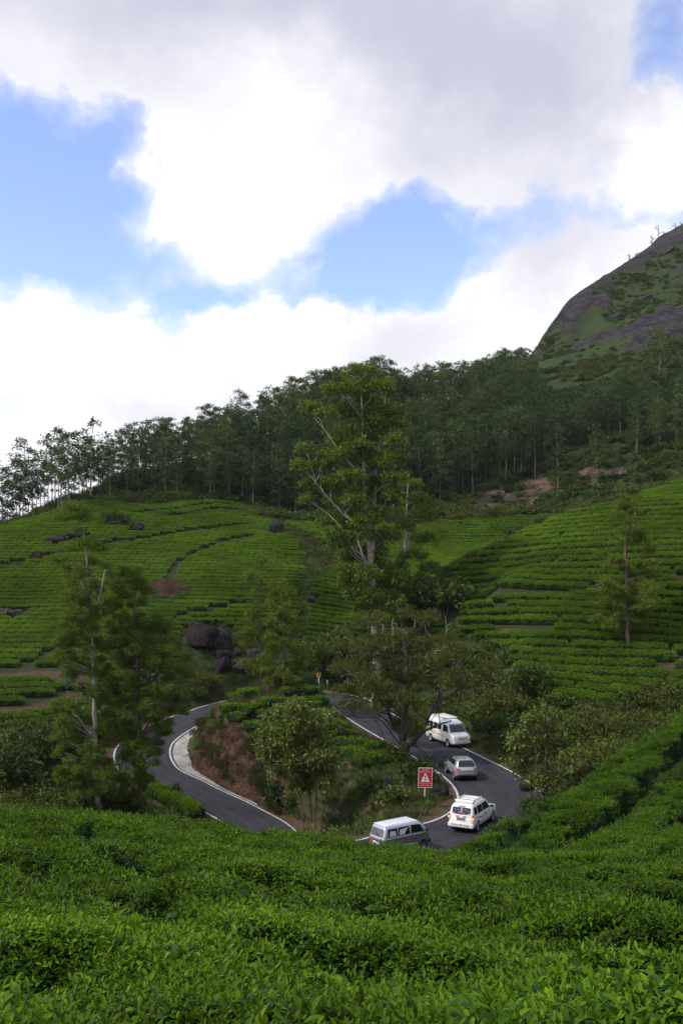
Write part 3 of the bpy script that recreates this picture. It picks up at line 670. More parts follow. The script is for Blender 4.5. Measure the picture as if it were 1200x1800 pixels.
def hero(name, D, base, trunks, clumps, per, ls, lw, lm, bm, lab, cat='tree', seed=1, droop=0.0, depthf=.9, sub=3, limb_r=.05, twigs=None, tuft=9, low=.55, shell=.55, group=None, attach=None, flat=.8):
    """tree whose limbs and leaf clumps are measured in photo pixels at distance D, then built round about its own axis"""
    r = np.random.default_rng(seed); B = np.array(W3(*base, D)); m = D/F
    loc = lambda px, py, dz=0.0: np.array([(px-base[0])*m, dz, (base[1]-py)*m])
    root = empty(name, tuple(B), 0, lab, cat, group)
    tp = []; parts = []
    for ti, t in enumerate(trunks):
        pts = np.array([loc(p[0], p[1], (p[3] if len(p) > 3 else 0.0)) for p in t]); rad = np.array([p[2] for p in t])
        q = catmull(np.column_stack([pts, rad]), 5); q[1:-1,:3] += r.normal(size=(len(q)-2, 3))*q[1:-1,3:4]*.18
        parts.append(tube(q[:,:3], np.maximum(q[:,3], .012), 8)); tp.append(q)
    v, f = joinvf(parts); tr = link('trunk', np_mesh('trunk', v, f, bm, smooth=True), root)
    if ls is None: return root
    alls = np.concatenate(tp); lim = []; lv = []; zr = alls[:,2].max(); tvs = []
    for cidx, cl in enumerate(clumps):
        px, py, rx, ry = cl[:4]; hw = cl[5]*m if len(cl) > 5 else 2.6
        dz = cl[4] if len(cl) > 4 and cl[4] is not None else r.uniform(-1, 1)*min(hw, 6)*depthf
        c_ = loc(px, py, dz); rad = np.array([rx*m, (rx*m+.3)*.9, ry*m])
        # nearest fork on the trunk below the clump
        lat = np.hypot(alls[:,0]-c_[0], alls[:,1]-c_[1]); want = c_[2]-lat*low
        k = np.argmin(np.abs(alls[:,2]-want)+lat*.25+(alls[:,2] > c_[2])*5)
        a = alls[k,:3]; L_ = np.linalg.norm(c_-a); r0 = min(alls[k,3]*.55, limb_r*(.5+L_*.16))
        p = curve3(a, c_, L_*.06, 6, r, L_*.035); lim.append(tube(p, np.linspace(r0, r0*.35, 6), 5))
        for s in range(sub):
            e = c_+rdir(1, r)[0]*rad*.8; e[2] = max(e[2], c_[2]-rad[2]*.3); pp = curve3(p[3+s % 3], e, .05, 4, r, .05)
            lim.append(tube(pp, np.linspace(r0*.45, r0*.12+.004, 4), 4))
        n = int(per*(rx*ry)/300.0); lv.append(clump_leaves(c_, rad, max(n, 12), ls, lw, r, droop, shell, tuft, flat))
        if twigs:
            for s in range(twigs):
                s0 = c_+rdir(1, r)[0]*rad*.6; e = s0+rdir(1, r)[0]*r.uniform(.5, 1.5)+np.array([0, 0, .1]); pt = curve3(s0, e, r.normal()*.2, 5, r, .08)
                tvs.append(tube(pt, np.linspace(.028, .008, 5), 4))
                e2 = pt[2]+rdir(1, r)[0]*.6; tvs.append(tube(curve3(pt[2], e2, .05, 4, r, .04), np.linspace(.016, .006, 4), 3))
    v, f = joinvf(lim); link('limbs', np_mesh('limbs', v, f, bm, smooth=True), root)['kind'] = 'stuff'
    v, f = joinvf(lv); link('crown', np_mesh('crown', v, f, lm), root)
    if tvs: v, f = joinvf(tvs); link('bare_twigs', np_mesh('bare_twigs', v, f, M['twig']), root)['kind'] = 'stuff'
    print(name, 'leaves', sum(len(x[1]) for x in lv)); return root
# the tall central eucalyptus and its slimmer neighbour
E1 = [(633,656,22,9),(652,650,13,7),(607,661,8,5),(588,688,22,12),(628,684,30,18),(668,688,22,14),(650,704,26,14),(680,670,14,9),(545,714,24,11),(574,733,20,10),(604,720,20,12),(640,727,30,16),(682,726,30,16),(702,748,15,12),
      (622,756,32,12),(657,764,38,17),(692,778,22,13),(533,788,17,11),(527,819,13,10),(560,818,24,14),(573,797,18,10),(602,803,28,14),(627,788,28,13),(652,804,30,16),(692,806,22,12),
      (546,850,18,13),(539,880,13,12),(580,852,26,15),(616,842,26,15),(652,852,28,15),(692,842,22,12),(587,882,22,12),(622,884,26,13),(690,872,20,14),(578,918,20,15),(612,928,26,14),(642,918,24,16),(600,958,24,14),
      (622,982,28,16),(657,972,26,17),(683,946,22,18),(602,1002,18,12),(640,1012,28,17),(672,1032,28,20),(686,1062,28,18),(648,1048,18,14),(662,905,26,13),(668,820,24,13),(630,1045,26,18),(612,1025,20,14),(668,1000,24,18),(640,945,28,14),(625,905,24,13),(590,940,20,13),(668,1085,24,16),(630,870,26,12),(600,775,24,12),(655,740,26,12),(640,1075,18,14),(700,1020,22,16)]
hero('eucalyptus_tree', 132, (664,1198), [[(664,1198,.62),(661,1130,.56),(657,1060,.5),(652,990,.43),(646,930,.36),(642,880,.30),(640,820,.24),(637,760,.17),(635,700,.1),(633,660,.04)],
      [(651,985,.3),(657,930,.28,.5),(659,870,.22,1),(664,800,.16,1.3),(674,730,.08,1.5),(680,680,.04,1.6)], [(645,925,.2),(612,912,.12,-1),(580,880,.08,-1.5),(555,850,.05,-2)], [(640,840,.16),(600,800,.09,-1),(580,770,.07,-1),(552,735,.04,-1)],
      [(655,1010,.2),(640,985,.15,-2),(628,950,.11,-2.5)], [(661,1140,.22),(676,1100,.16,1.5),(690,1060,.1,2)]],
     E1, 720, .46, .23, M['gum'], M['bark'], 'tallest eucalyptus in the centre, pale trunk and umbrella-like leaf clumps above the road bend', seed=5, droop=.25, limb_r=.06, shell=.72, tuft=8, low=.9)
E2 = [(722,850,22,9),(732,880,26,15),(742,908,24,18),(711,928,18,15),(746,950,22,17),(724,980,28,17),(752,1002,20,18),(738,1030,28,18),(711,1044,22,15),(700,900,14,10),(735,1060,24,18),(690,1085,22,18),(752,1075,22,18),(764,1040,20,16),(700,1000,16,16)]
hero('eucalyptus_tree', 140, (712,1170), [[(712,1170,.3),(711,1060,.26),(712,960,.2),(714,900,.14),(717,850,.05)], [(712,985,.14),(722,930,.1,.8),(728,880,.05,1)]],
     E2, 650, .44, .2, M['gum'], M['bark'], 'slimmer eucalyptus just right of the tallest central one, half as high', seed=6, droop=.25, limb_r=.07, shell=.65)
# left pair
r_ = np.random.default_rng(11)
A1 = [(140,897,30,17),(150,913,22,12),(122,912,18,12),(140,934,12,10),(152,958,34,12),(120,966,28,11),(178,965,18,12),(97,985,22,10),(118,1000,22,16)]+fill_env([(985,112,190),(1040,112,225),(1100,118,215),(1180,105,205),(1260,98,200),(1340,98,205),(1400,125,200)], 150, r_, (8, 17), 1.05)
hero('eucalyptus_tree', 78, (177,1452), [[(177,1452,.24),(171,1370,.21),(168,1290,.19),(165,1200,.14),(161,1120,.10),(157,1040,.07),(150,960,.05),(143,900,.02)], [(163,1140,.09),(150,1060,.06,.6),(128,1000,.04,.9),(103,980,.02,1)], [(161,1090,.07),(178,1050,.08,-.6),(190,1000,.05,-.9)], [(169,1300,.10),(148,1270,.07,-.5),(130,1235,.04,-.8)]],
     A1, 1450, .17, .062, M['gum'], M['bark'], 'tall feathery eucalyptus on the left with a white lower trunk', seed=12, droop=.5, limb_r=.035, shell=.15, sub=3, flat=.3)
A2 = fill_env([(990,225,250),(1040,205,262),(1100,205,290),(1150,205,320),(1220,200,325),(1290,205,320),(1350,205,270),(1410,205,262)], 150, r_, (8, 17), 1.05)
hero('eucalyptus_tree', 80, (247,1448), [[(247,1448,.19),(244,1330,.17),(243,1230,.15),(240,1140,.12),(237,1060,.08),(240,1000,.03)], [(243,1200,.09),(262,1130,.07,.5),(285,1080,.03,.8)], [(244,1300,.08),(270,1260,.06,-.5),(300,1235,.03,-.7)]],
     A2, 1350, .17, .062, M['gum'], M['bark_brown'], 'thin brown-stemmed eucalyptus leaning over the hairpin, right of the white-trunked one', seed=13, droop=.5, limb_r=.05, shell=.15, flat=.3)
hero('eucalyptus_tree', 86, (213,1440), [[(213,1440,.13),(211,1370,.12),(215,1330,.09),(232,1305,.05)]], fill_env([(1320,190,240),(1380,185,245),(1430,190,240)], 12, r_, (13,20), .8),
     300, .20, .08, M['shrub'], M['bark_brown'], 'short sapling between the two tall left eucalyptus trunks', seed=14, shell=.4)
# silver oaks on the knoll
def oak(D, base, top, env, n, lab, seed, per=1200, ls=.26, mt='bark_brown', lm='oak', tr=.17):
    t = [(base[0], base[1], tr), ((base[0]*2+top[0])/3, (base[1]*2+top[1])/3, tr*.75), ((base[0]+top[0]*2)/3, (base[1]+top[1]*2)/3, tr*.45), (top[0], top[1], .02)]
    return hero('silver_oak_tree', D, base, [t], [(top[0], top[1]+6, 5, 7, 0, 1)]+fill_env(env, n, np.random.default_rng(seed), (9, 15), .62), per, ls, .10, M[lm], M[mt], lab, seed=seed, droop=-.15, depthf=.8, low=.15, limb_r=.035, sub=3, shell=.4, flat=.4)
oak(112, (459,1200), (455,972), [(985,447,463),(1030,434,480),(1090,424,490),(1140,424,488),(1180,434,482)], 46, 'pointed silver oak on the knoll, the taller and left-hand one of the pair', 21)
oak(107, (500,1226), (498,1018), [(1030,488,510),(1070,470,524),(1120,464,532),(1170,464,538),(1205,470,530)], 48, 'pointed silver oak on the knoll, the shorter and right-hand one of the pair', 22)
_p = hit(1104, 1146, 90)
oak(_p.y, (1104,1150), (1096,870), [(885,1086,1108),(930,1066,1126),(985,1056,1142),(1040,1050,1156),(1085,1052,1158),(1112,1068,1140)], 66, 'lone conical silver oak standing in the tea on the right hillside', 23, per=1700, tr=.24)
# broadleaf clumps near the road
def broad(D, base, stems, env, n, lab, seed, per=380, ls=.38, rr=(13,21)):
    return hero('broadleaf_tree', D, base, stems, fill_env(env, n, np.random.default_rng(seed), rr, .85), per, ls, .12, M['broad'], M['bark_brown'], lab, seed=seed, droop=.7, depthf=.8, low=.9, limb_r=.035, sub=3, tuft=6, shell=.45, flat=.35)
broad(74, (540,1478), [[(548,1478,.07),(545,1400,.06),(538,1320,.05,.2),(522,1250,.03,.3)], [(552,1478,.07),(556,1400,.06),(558,1330,.05),(562,1270,.02)], [(535,1478,.06),(528,1400,.05),(520,1340,.04,.4),(495,1300,.02,.5)], [(560,1478,.05),(572,1410,.04),(585,1350,.03,-.3)]],
      [(1222,500,535),(1250,482,565),(1290,466,595),(1330,468,605),(1360,480,590),(1385,500,560)], 40, 'multi-stemmed young tree with glossy drooping leaves in front of the knoll', 31)
broad(70, (946,1436), [[(946,1436,.07),(944,1380,.06),(940,1310,.04),(935,1270,.02)], [(956,1432,.06),(957,1370,.05),(960,1300,.03),(968,1260,.02)], [(935,1420,.04),(934,1395,.03),(925,1372,.02)]],
      [(1242,938,972),(1270,918,985),(1305,905,1000),(1335,898,1000),(1360,915,985),(1395,925,970)], 26, 'slender tree with drooping pale-edged leaves beside the right edge of the road', 32, per=230, ls=.30)
# the twiggy tree leaning over the road
r_ = np.random.default_rng(41)
TW = fill_env([(1068,680,725),(1085,640,760),(1120,600,810),(1165,580,850),(1210,590,865),(1250,615,860),(1285,640,800),(1305,660,760)], 62, r_, (17, 30), .8)+[(662,1120,22,15),(665,1155,26,17),(648,1182,22,15),(690,1130,22,16),(672,1092,18,12),(640,1140,20,14)]+[(770,1342,14,9,-1.5,1),(795,1352,10,6,-1.5,1),(750,1325,14,9,-1,1)]
TW = [t for t in TW if not (738 < t[0] < 842 and 1228 < t[1] < 1338)]
hero('roadside_tree', 84, (715,1350), [[(715,1350,.42),(713,1318,.36),(708,1295,.30),(712,1260,.22),(716,1200,.15),(712,1140,.09),(704,1095,.03)], [(714,1312,.30),(733,1292,.22,-.8),(748,1262,.17,-1),(770,1215,.12,-1.4),(800,1165,.07,-1.6),(830,1130,.03,-1.6)],
      [(709,1305,.22),(690,1270,.16,.8),(668,1220,.12,1.2),(640,1165,.08,1.4),(618,1120,.03,1.5)], [(712,1322,.12),(690,1312,.09,-.5),(668,1300,.06,-.8),(640,1288,.02,-1)], [(735,1290,.12),(765,1272,.09,-1),(790,1262,.05,-1.4)], [(722,1308,.08),(745,1318,.06,-1.2),(770,1345,.04,-1.5),(795,1355,.02,-1.6)]],
     TW, 850, .19, .06, M['olive'], M['bark_dark'], 'dark forked tree with olive crown and bare twigs hanging over the road', seed=42, droop=.2, depthf=.95, low=.75, limb_r=.05, sub=3, twigs=2, shell=.2, tuft=14, flat=.3)
# small trees and bushes with a place of their own
SH = []
def shrub_mesh(seed, n=520, ls=.20, lw=.09, lobes=6, mt='shrub', droop=.1, zf=1.0):
    r = np.random.default_rng(seed); parts = []
    for k in range(lobes):
        a = r.uniform(0, 6.28); q = .45*math.sqrt(r.random()) if k else 0
        rad = np.array([r.uniform(.28,.5), r.uniform(.28,.5), r.uniform(.25,.42)*zf]); parts.append(clump_leaves((q*math.cos(a), q*math.sin(a), r.uniform(.2,.55)*zf), rad, n//lobes, ls, lw, r, droop, .5, 9))
    v, f = joinvf(parts); v[:,2] = np.maximum(v[:,2], -.05); return np_mesh('shrub_leaves_%d' % seed, v, f, M[mt])
def stem_mesh(seed):
    r = np.random.default_rng(seed); return np_mesh('shrub_stems_%d' % seed, *joinvf([tube(curve3((0,0,-.15), (r.uniform(-.3,.3), r.uniform(-.3,.3), r.uniform(.35,.6)), .03, 4), np.linspace(.022,.008,4), 4) for _ in range(4)]), M['bark_brown'])
shm = [shrub_mesh(s) for s in range(5)]; stm = [stem_mesh(s) for s in range(3)]
shm_big = [shrub_mesh(s+40, n=2600, ls=.085, lw=.04, lobes=11) for s in range(3)]; shm_bol = [shrub_mesh(s+50, mt='olive', n=2600, ls=.08, lw=.03, lobes=11) for s in range(2)]
shm_ol = [shrub_mesh(s+20, mt='olive', n=480, ls=.16, lw=.05) for s in range(3)]
shrubs = proto_coll('shrub', shm+shm_ol)
grassm = []
for s in range(5):
    r = np.random.default_rng(60+s); n = 46; a = r.uniform(0, 6.28, n); q = .35*np.sqrt(r.random(n)); b = np.stack([q*np.cos(a), q*np.sin(a), 0*q], 1)
    d = unit(np.stack([r.normal(size=n)*.45, r.normal(size=n)*.45, np.ones(n)], 1)); v, f = leaf_quads(b, d, rdir(n, r), r.uniform(.2, .5, n), .035, .03)
    grassm.append(np_mesh('grass_tuft_%d' % s, v, f, M['grassb'] if s < 3 else M['dryleaf']))
tufts = proto_coll('grass_tuft', grassm)
def bush(px, py, w, h, lab, mi=0, d0=40, D=None, group=None, ol=False):
    """px, py: foot of the bush in the photo; w, h in metres"""
    p = Vector(W3(px, py, D)) if D else hit(px, py, d0)
    root = empty('shrub', tuple(p), random.uniform(0, 6.28), lab, 'bush', group); root.scale = (w/1.1, w/1.1, h/.85)
    link('foliage', (shm_bol[mi % 2] if ol else shm_big[mi % 3]) if w > 2.4 else (shm_ol if ol else shm)[mi % (3 if ol else 5)], root); link('stems', stm[mi % 3], root); return root
BUSHES = [(735,1378,2.2,1.9,'dark leafy bush under the forked roadside tree, left of the red sign',0,60,0),(700,1342,2.0,1.8,'bush at the foot of the forked roadside tree on its left',1,60,1),
 (560,1350,1.6,1.3,'low bush right behind the glossy young tree',2,60,0),(480,1405,2.2,1.7,'round bush at the right foot of the brown bank',3,70,0),(510,1418,1.5,1.2,'small bush next to the round one below the brown bank',4,70,0),
 (690,1420,1.8,1.5,'bush left of the broken stone steps',0,60,0),(655,1395,1.6,1.3,'green bush halfway up the brown slope left of the sign',1,60,0),
 (560,1190,5,5.5,'dark dense thicket behind the far road bend, below the slope tea',2,118,0),(590,1175,5.5,6,'dark thicket rising behind the far bend, right of the yellow road marker',3,131,0),(640,1195,5,4.5,'olive thicket at the foot of the tall central eucalyptus',1,131,1),
 (780,1085,7,6,'wide dark shrubbery where the central trees meet the right tea slope',0,125,0),(740,1095,6,6,'dark shrubbery at the foot of the slimmer eucalyptus',4,130,0),(700,1110,5,7,'pointed olive bush in front of the central trunks',2,120,1),
 (925,1232,4,4.2,'dark green bush below the lower end of the right tea rows',0,92,0),(880,1270,4.5,3.5,'wide bush on the bank right of the white minibus',1,88,1),(840,1285,3.2,2.6,'bush overhanging the road edge beside the white minibus',2,88,0),
 (905,1325,2.8,2.2,'bush on the verge right of the silver car',3,76,0),(1050,1310,4.0,3.4,'bush beside the earth path right of the road',4,82,1),(1005,1315,3,2.6,'bush between the drooping tree and the earth path',0,80,0),(870,1300,3,2.2,'low green bush above the white line right of the minibus',4,80,0),
 (925,1432,1.4,1.2,'bush with violet flowers overhanging the road edge in front of the slender tree',2,60,0),(965,1420,1.4,1.2,'bush at the foot of the slender tree, against the near tea mound',3,60,0),
 (205,925,4.4,3.0,'isolated dark bush among the rocks high on the left tea slope',1,150,0),(345,1230,2.6,2.0,'bush beyond the hairpin at the mouth of the gully',2,112,0),(365,1212,3,2.4,'grey-green bush below the boulders in the gully',3,118,1),
 (20,1400,5,4.6,'dark tree-like bush in the lower left hollow, at the picture edge',0,76,0),(70,1352,5.5,4.2,'dark bush below the last left tea rows',4,84,0),(115,1330,4.5,4,'bush left of the white-trunked eucalyptus, below the tea rows',3,84,0),(10,1340,5,4,'bush at the left picture edge just below the tea rows',2,90,0),
 (160,1300,4,4,'bush behind the white eucalyptus trunk',1,92,0),(210,1300,4,3.6,'bush behind the short sapling left of the hairpin',0,92,1),(300,1400,1.5,1.2,'small bush at the start of the clipped roadside hedge',4,70,0),
 (640,1345,2.0,1.4,'yellowish low bush in the middle of the brown slope',1,70,1),(600,1300,1.8,1.2,'low bush at the top of the slope right of the glossy tree',0,80,0),(640,1320,1.6,1.2,'low bush just below the inner road edge under the dry twigs',3,80,0),(590,1420,1.6,1.2,'ragged bush right of the glossy young tree stems',1,60,1)]
for b in BUSHES: bush(b[0], b[1], b[2], b[3], b[4], b[5], b[6], ol=bool(b[7]))
# clipped tea bushes standing singly on the knoll and beside the gully
kt = [(420,1262),(450,1280),(442,1250),(470,1300),(498,1255),(520,1238),(545,1240),(566,1262),(585,1283),(602,1298),(615,1312),(480,1240),(500,1285),(478,1330),(590,1262),(560,1235),(535,1262),(410,1250),(625,1330),(648,1342),(470,1262),(520,1290),(575,1310),(600,1325),(665,1320),(675,1340),(440,1225),(415,1232),(540,1215),(515,1218)]
for i, (px, py) in enumerate(kt):
    p = hit(px, py, 60); me = teab.objects[i % 6].data
    o = link('tea_bush', me); s = random.uniform(1.0, 1.5); o.location = p+Vector((0,0,-.15)); o.rotation_euler = (0,0,random.uniform(0,6)); o.scale = (s*1.25, s, s*random.uniform(.8, 1.15))
    q = 'above the brown cut bank' if px < 462 else 'at the feet of the silver oaks' if py < 1260 and px < 530 else 'behind the glossy young tree' if px < 560 else 'on the far inner road edge' if px < 605 else 'near the forked roadside tree'
    tag(o, 'clipped tea bush on the knoll %s' % q, 'tea bush', 'single tea bushes %s' % q)
# ---------------------------------------------------------------- forest
def forest_tree(seed, H, sky=False):
    """slim plantation eucalyptus: (trunk mesh, crown mesh)"""
    r = np.random.default_rng(seed); lean = r.normal(size=2)*.03*H
    tz = np.linspace(0, .93, 7); tp = np.stack([lean[0]*tz**2+r.normal(size=7)*.06, lean[1]*tz**2+r.normal(size=7)*.06, tz*H], 1); tp[0,:2] = 0
    tr = [tube(tp, np.linspace(.15, .03, 7)*H/18, 5)]; lv = []
    nc = r.integers(13, 18); lo = r.uniform(.34, .52) if sky else r.uniform(.22, .45)
    if sky: nc = 11
    for k in range(nc):
        t = lo+(1-lo)*(k+.5)/nc; a = k*2.4+r.uniform(-.6, .6); spread = H*(.135*math.sin(math.pi*min(1, (t-lo)/(1-lo)*.80+.12))+.015)*r.uniform(.55, 1.25)
        i = np.interp(t-.08, tz, np.arange(7)); a0 = tp[int(i)]*(1-i % 1)+tp[min(6, int(i)+1)]*(i % 1)
        c_ = np.array([a0[0]+spread*math.cos(a), a0[1]+spread*math.sin(a), t*H]); rad = np.array([1, 1, .6])*H*r.uniform(.062, .10)
        tr.append(tube(curve3(a0, c_, .1, 4), np.linspace(.055, .02, 4)*H/18, 4)); lv.append(clump_leaves(c_, rad*(.8 if sky else 1), 60 if sky else 100, .56, .30, r, .25, .62, 8))
    lv.append(clump_leaves((tp[-1][0], tp[-1][1], H*.97), np.array([.9, .9, .6])*H/18, 40, .42, .2, r, .2, .6, 8))
    return np_mesh('forest_trunk_%d' % seed, *joinvf(tr), M['bark_far'], smooth=True), np_mesh('forest_crown_%d' % seed, *joinvf(lv), M['gum_far'])
FT = [forest_tree(s+100, 18) for s in range(8)]+[forest_tree(s+130, 18, True) for s in range(6)]
def joined(a, b, nm):
    """trunk and crown in one mesh, for the instanced part of the wood"""
    bm = bmesh.new(); me = bpy.data.meshes.new(nm); n0 = len(a.polygons); bm.from_mesh(a); bm.from_mesh(b); bm.to_mesh(me); bm.free()
    me.materials.append(a.materials[0]); me.materials.append(b.materials[0]); mi = np.zeros(len(me.polygons), np.int32); mi[n0:] = 1; me.polygons.foreach_set('material_index', mi); return me
wood = proto_coll('wood_tree', [joined(*FT[i], 'wood_tree_%d' % i) for i in range(14)])
CRX = [100,200,300,400,500,600,700,800,880,930]; CRD = [240,255,270,285,300,320,338,362,395,402]
WOODP = [(px, d) for px, d in [(112,216),(250,218),(400,219),(480,218),(560,222),(700,236),(780,242),(820,243),(1000,250),(1100,240),(1200,232),(1450,238),(1450,320),(1200,312),(1130,298),(1060,288),(1000,286),(955,298),(925,385),(880,395),(800,362),(700,338),(600,320),(500,300),(400,285),(300,270),(200,255),(112,240)]]
WOODP = [((px-600)/F*d, d) for px, d in WOODP]
def build_forest():
    r = np.random.default_rng(77); pts = []
    cell = {}
    def ok(x, y, dmin):
        i, j = int(x//4), int(y//4)
        for a in (-1, 0, 1):
            for b in (-1, 0, 1):
                for q in cell.get((i+a, j+b), []):
                    if (q[0]-x)**2+(q[1]-y)**2 < dmin*dmin: return False
        cell.setdefault((i, j), []).append((x, y)); return True
    X = r.uniform(-125, 190, 26000); Y = r.uniform(205, 410, 26000); ins = in_poly(X, Y, WOODP); thin = fbm(X/14, Y/14, 3)
    pxs = X/Y*F+600
    # bare clearing with rock slabs at the foot of the right-hand wood
    clear = (pxs > 800) & (pxs < 1110) & (Y < 252+sstep(800, 1000, pxs)*12)
    for x, y, a, t, cl, px in zip(X, Y, ins, thin, clear, pxs):
        if not a: continue
        if cl and r.random() > .03: continue
        if t > .45 and px > 800: continue
        edge = np.interp(px, CRX, CRD)-y < 20 and px < 940
        if ok(x, y, 5.0 if edge else 3.2 if px > 760 else 3.0): pts.append((x, y))
    # left gap trees standing on the crest against the sky
    sky_l = [(8,905),(22,900),(35,898),(50,903),(66,893),(78,890),(92,896),(97,886),(108,888),(122,886),(140,884),(160,884),(5,915),(45,899),(30,910),(58,896),(-6,908),(14,902),(41,901),(72,892),(85,889),(116,887),(131,885),(103,888)]
    pts = np.array(pts); Z = ground(pts[:,0], pts[:,1])
    print('wood trees', len(pts))
    pxp = pts[:,0]/pts[:,1]*F+600; pyp = HZ-(Z-CZ)/pts[:,1]*F; vis = (pxp > -15) & (pxp < 1215)
    hgt = r.uniform(12.5, 19.0, len(pts)); hgt *= np.interp(pxp, [0, 200, 420, 560], [.80, .70, .80, .92]); hgt *= np.where(pxp > 700, .86, 1.0)
    # rank: trees on the skyline first, then the front row whose trunks show
    order = np.zeros(len(pts)); colmax = {}; sky = np.zeros(len(pts), bool)
    tops = pyp-hgt/pts[:,1]*F
    for i in range(len(pts)):
        nb = np.abs(pxp-pxp[i]) < 10; sky[i] = tops[i] <= tops[nb].min()+14
    for i in np.argsort(pts[:,1]):
        if not vis[i]: order[i] = -1; continue
        top = pyp[i]-hgt[i]/pts[i,1]*F; k0 = int((pxp[i]-9)//6); k1 = int((pxp[i]+9)//6); prev = min(colmax.get(k, 9999) for k in range(k0, k1+1))
        order[i] = max(0, prev-top)/100.0*hgt[i]/pts[i,1]*40
        for k in range(k0, k1+1): colmax[k] = min(colmax.get(k, 9999), top+8)
    pick = set(np.argsort(-order)[:262]); roots = 0
    def place(x, y, z, h, k, lab, grp):
        root = empty('eucalyptus_tree', (x, y, z-.3), r.uniform(0, 6.28), lab, 'tree', grp); s = h/18; root.scale = (s*r.uniform(.9, 1.15),)*2+(s,)
        link('trunk', FT[k][0], root); link('crown', FT[k][1], root)
    rest = []
    for i, (x, y) in enumerate(pts):
        k = int(r.integers(0, 8))
        if np.interp(pxp[i], CRX, CRD)-y < 20 and pxp[i] < 940: k = 8+int(r.integers(0, 6))
        if i in pick:
            px = pxp[i]; sk = sky[i]; fr = y < 243
            pos = 'on the skyline' if sk else ('in the front row of the wood, trunk showing' if fr else 'inside the wood')
            q = 'far left' if px < 130 else 'above the left end of the tea slope' if px < 300 else 'left of the tall central tree' if px < 540 else 'behind the tall central tree' if px < 700 else 'just right of the tall central tree' if px < 800 else 'left of the rocky mountain dome' if px < 940 else 'below the mountain ledges' if px < 1080 else 'below the mountain at the right edge'
            lab = 'slim eucalyptus %s, %s' % ({'on the skyline':'on the skyline','inside the wood':'inside the wood'}.get(pos, 'in the front row'), q); g = 'eucalyptus %s, %s' % (pos, q)
            place(x, y, Z[i], hgt[i], k, lab, g)
        else: rest.append((x, y, Z[i]-.3, hgt[i]/18, k))
    for px, py in sky_l:
        d = r.uniform(196, 222); x = (px-600)/F*d; z = gz(x, d); place(x, d, z, r.uniform(12, 17.5)*(1.12 if px in (97, 108) else 1), 8+int(r.integers(0, 6)), 'slim eucalyptus on the ridge at the far left with sky between the trunks', 'eucalyptus on the far left ridge')
    # front trees with full pale trunks in the clearing on the right
    for px, py, top, lab in [(814,868,718,'pale-trunked eucalyptus at the left end of the rocky clearing, trunk bare to half its height'),(1048,845,745,'young eucalyptus pair standing in front of the right-hand brown rock slab'),(980,868,750,'bushy eucalyptus between the two brown rock slabs'),
                             (1156,735,580,'tallest tree of the mountain wood, long white trunk showing at the right edge'),(889,850,725,'eucalyptus with white trunk above the middle rock slab'),(915,838,715,'white-trunked eucalyptus just right of the one above the middle rock slab'),(940,842,700,'white-trunked eucalyptus over the tip of the large brown slab')]:
        p = hit(px, py, 150); place(p.x, p.y, p.z, (py-top)/F*p.y, int(r.integers(0, 8)), lab, None)
    rest = np.array(rest); n = len(rest)
    scatter('eucalyptus_wood', rest[:,:3], np.stack([0*rest[:,0], 0*rest[:,0], r.uniform(0, 6.28, n)], 1), np.stack([rest[:,3]*r.uniform(.9, 1.15, n), rest[:,3], rest[:,3]], 1), rest[:,4], wood, 'deep eucalyptus wood covering the slopes behind the tea fields', 'wood')
    # undergrowth of the wood, of the clearings and of the mountain
    n = 21000; x = r.uniform(-130, 200, n); y = r.uniform(206, 500, n); px = x/y*F+600; Zg = ground(x, y); mt = sstep(350, 420, y)
    no = fbm(x/12, y/12, 3); keep = (in_poly(x, y, WOODP) | ((no+r.normal(size=n)*.16 > .02) & (px > 640) & (y > 225))) & (px > -60) & (px < 1300)
    tq = np.zeros(n, bool)
    for P in FIELD.values(): tq |= in_poly(x, y, P)
    keep |= (px > -60) & (px < 1300) & (y > 206) & (y < 262); keep &= ~tq; keep &= ~((np.interp(px, CRX, CRD)-y < 17) & (px > 200) & (px < 700))
    slab = np.zeros(n, bool); pyq = HZ-(Zg-CZ)/y*F
    for a, b, rx, ry in [(945,852,34,11),(870,870,28,8),(1045,835,34,12),(850,893,26,8),(1085,828,20,7),(930,880,30,6)]: slab |= ((px-a)/rx)**2+((pyq-b)/ry)**2 < 1.1
    keep &= ~slab; x, y, Zg = x[keep], y[keep], Zg[keep]; n = len(x); s = r.uniform(.8, 2.6, n)*np.where(y > 380, .75, 1)
    scatter('undergrowth', np.stack([x, y, Zg-.2], 1), np.stack([0*x, 0*x, r.uniform(0, 6.28, n)], 1), np.stack([s*1.3, s*1.3, s], 1), r.integers(0, 8, n), shrubs, 'low scrub between the eucalyptus trunks and over the mountain slope', 'undergrowth')
    # crest trees on the mountain
    for px, py, h, lab in [(1118,462,4,'tiny bare tree on the mountain edge, lowest of the row'),(1145,440,8,'thin bare tree on the mountain edge, left of the tallest'),(1156,432,12,'tallest thin bare tree on the mountain skyline'),(1166,428,7,'small tree right of the tallest bare one on the mountain skyline'),(1186,416,9,'bare tree near the right picture edge on the mountain skyline'),(1196,412,8,'leafy tree on the mountain skyline at the right picture edge'),(1105,466,5,'low bush-like tree on the mountain edge')]:
        D = float(np.interp(px, [1050,1100,1150,1200], [482,502,522,542])); x = (px-600)/F*D; z = gz(x, D)
        root = empty('thin_tree', (x, D, z-.4), r.uniform(0, 6.28), lab, 'tree'); q = np.random.default_rng(px); parts = [tube(curve3((0,0,0), (q.normal()*.2, 0, h), 0, 4), [.22,.18,.14,.06], 5)]; lv = []
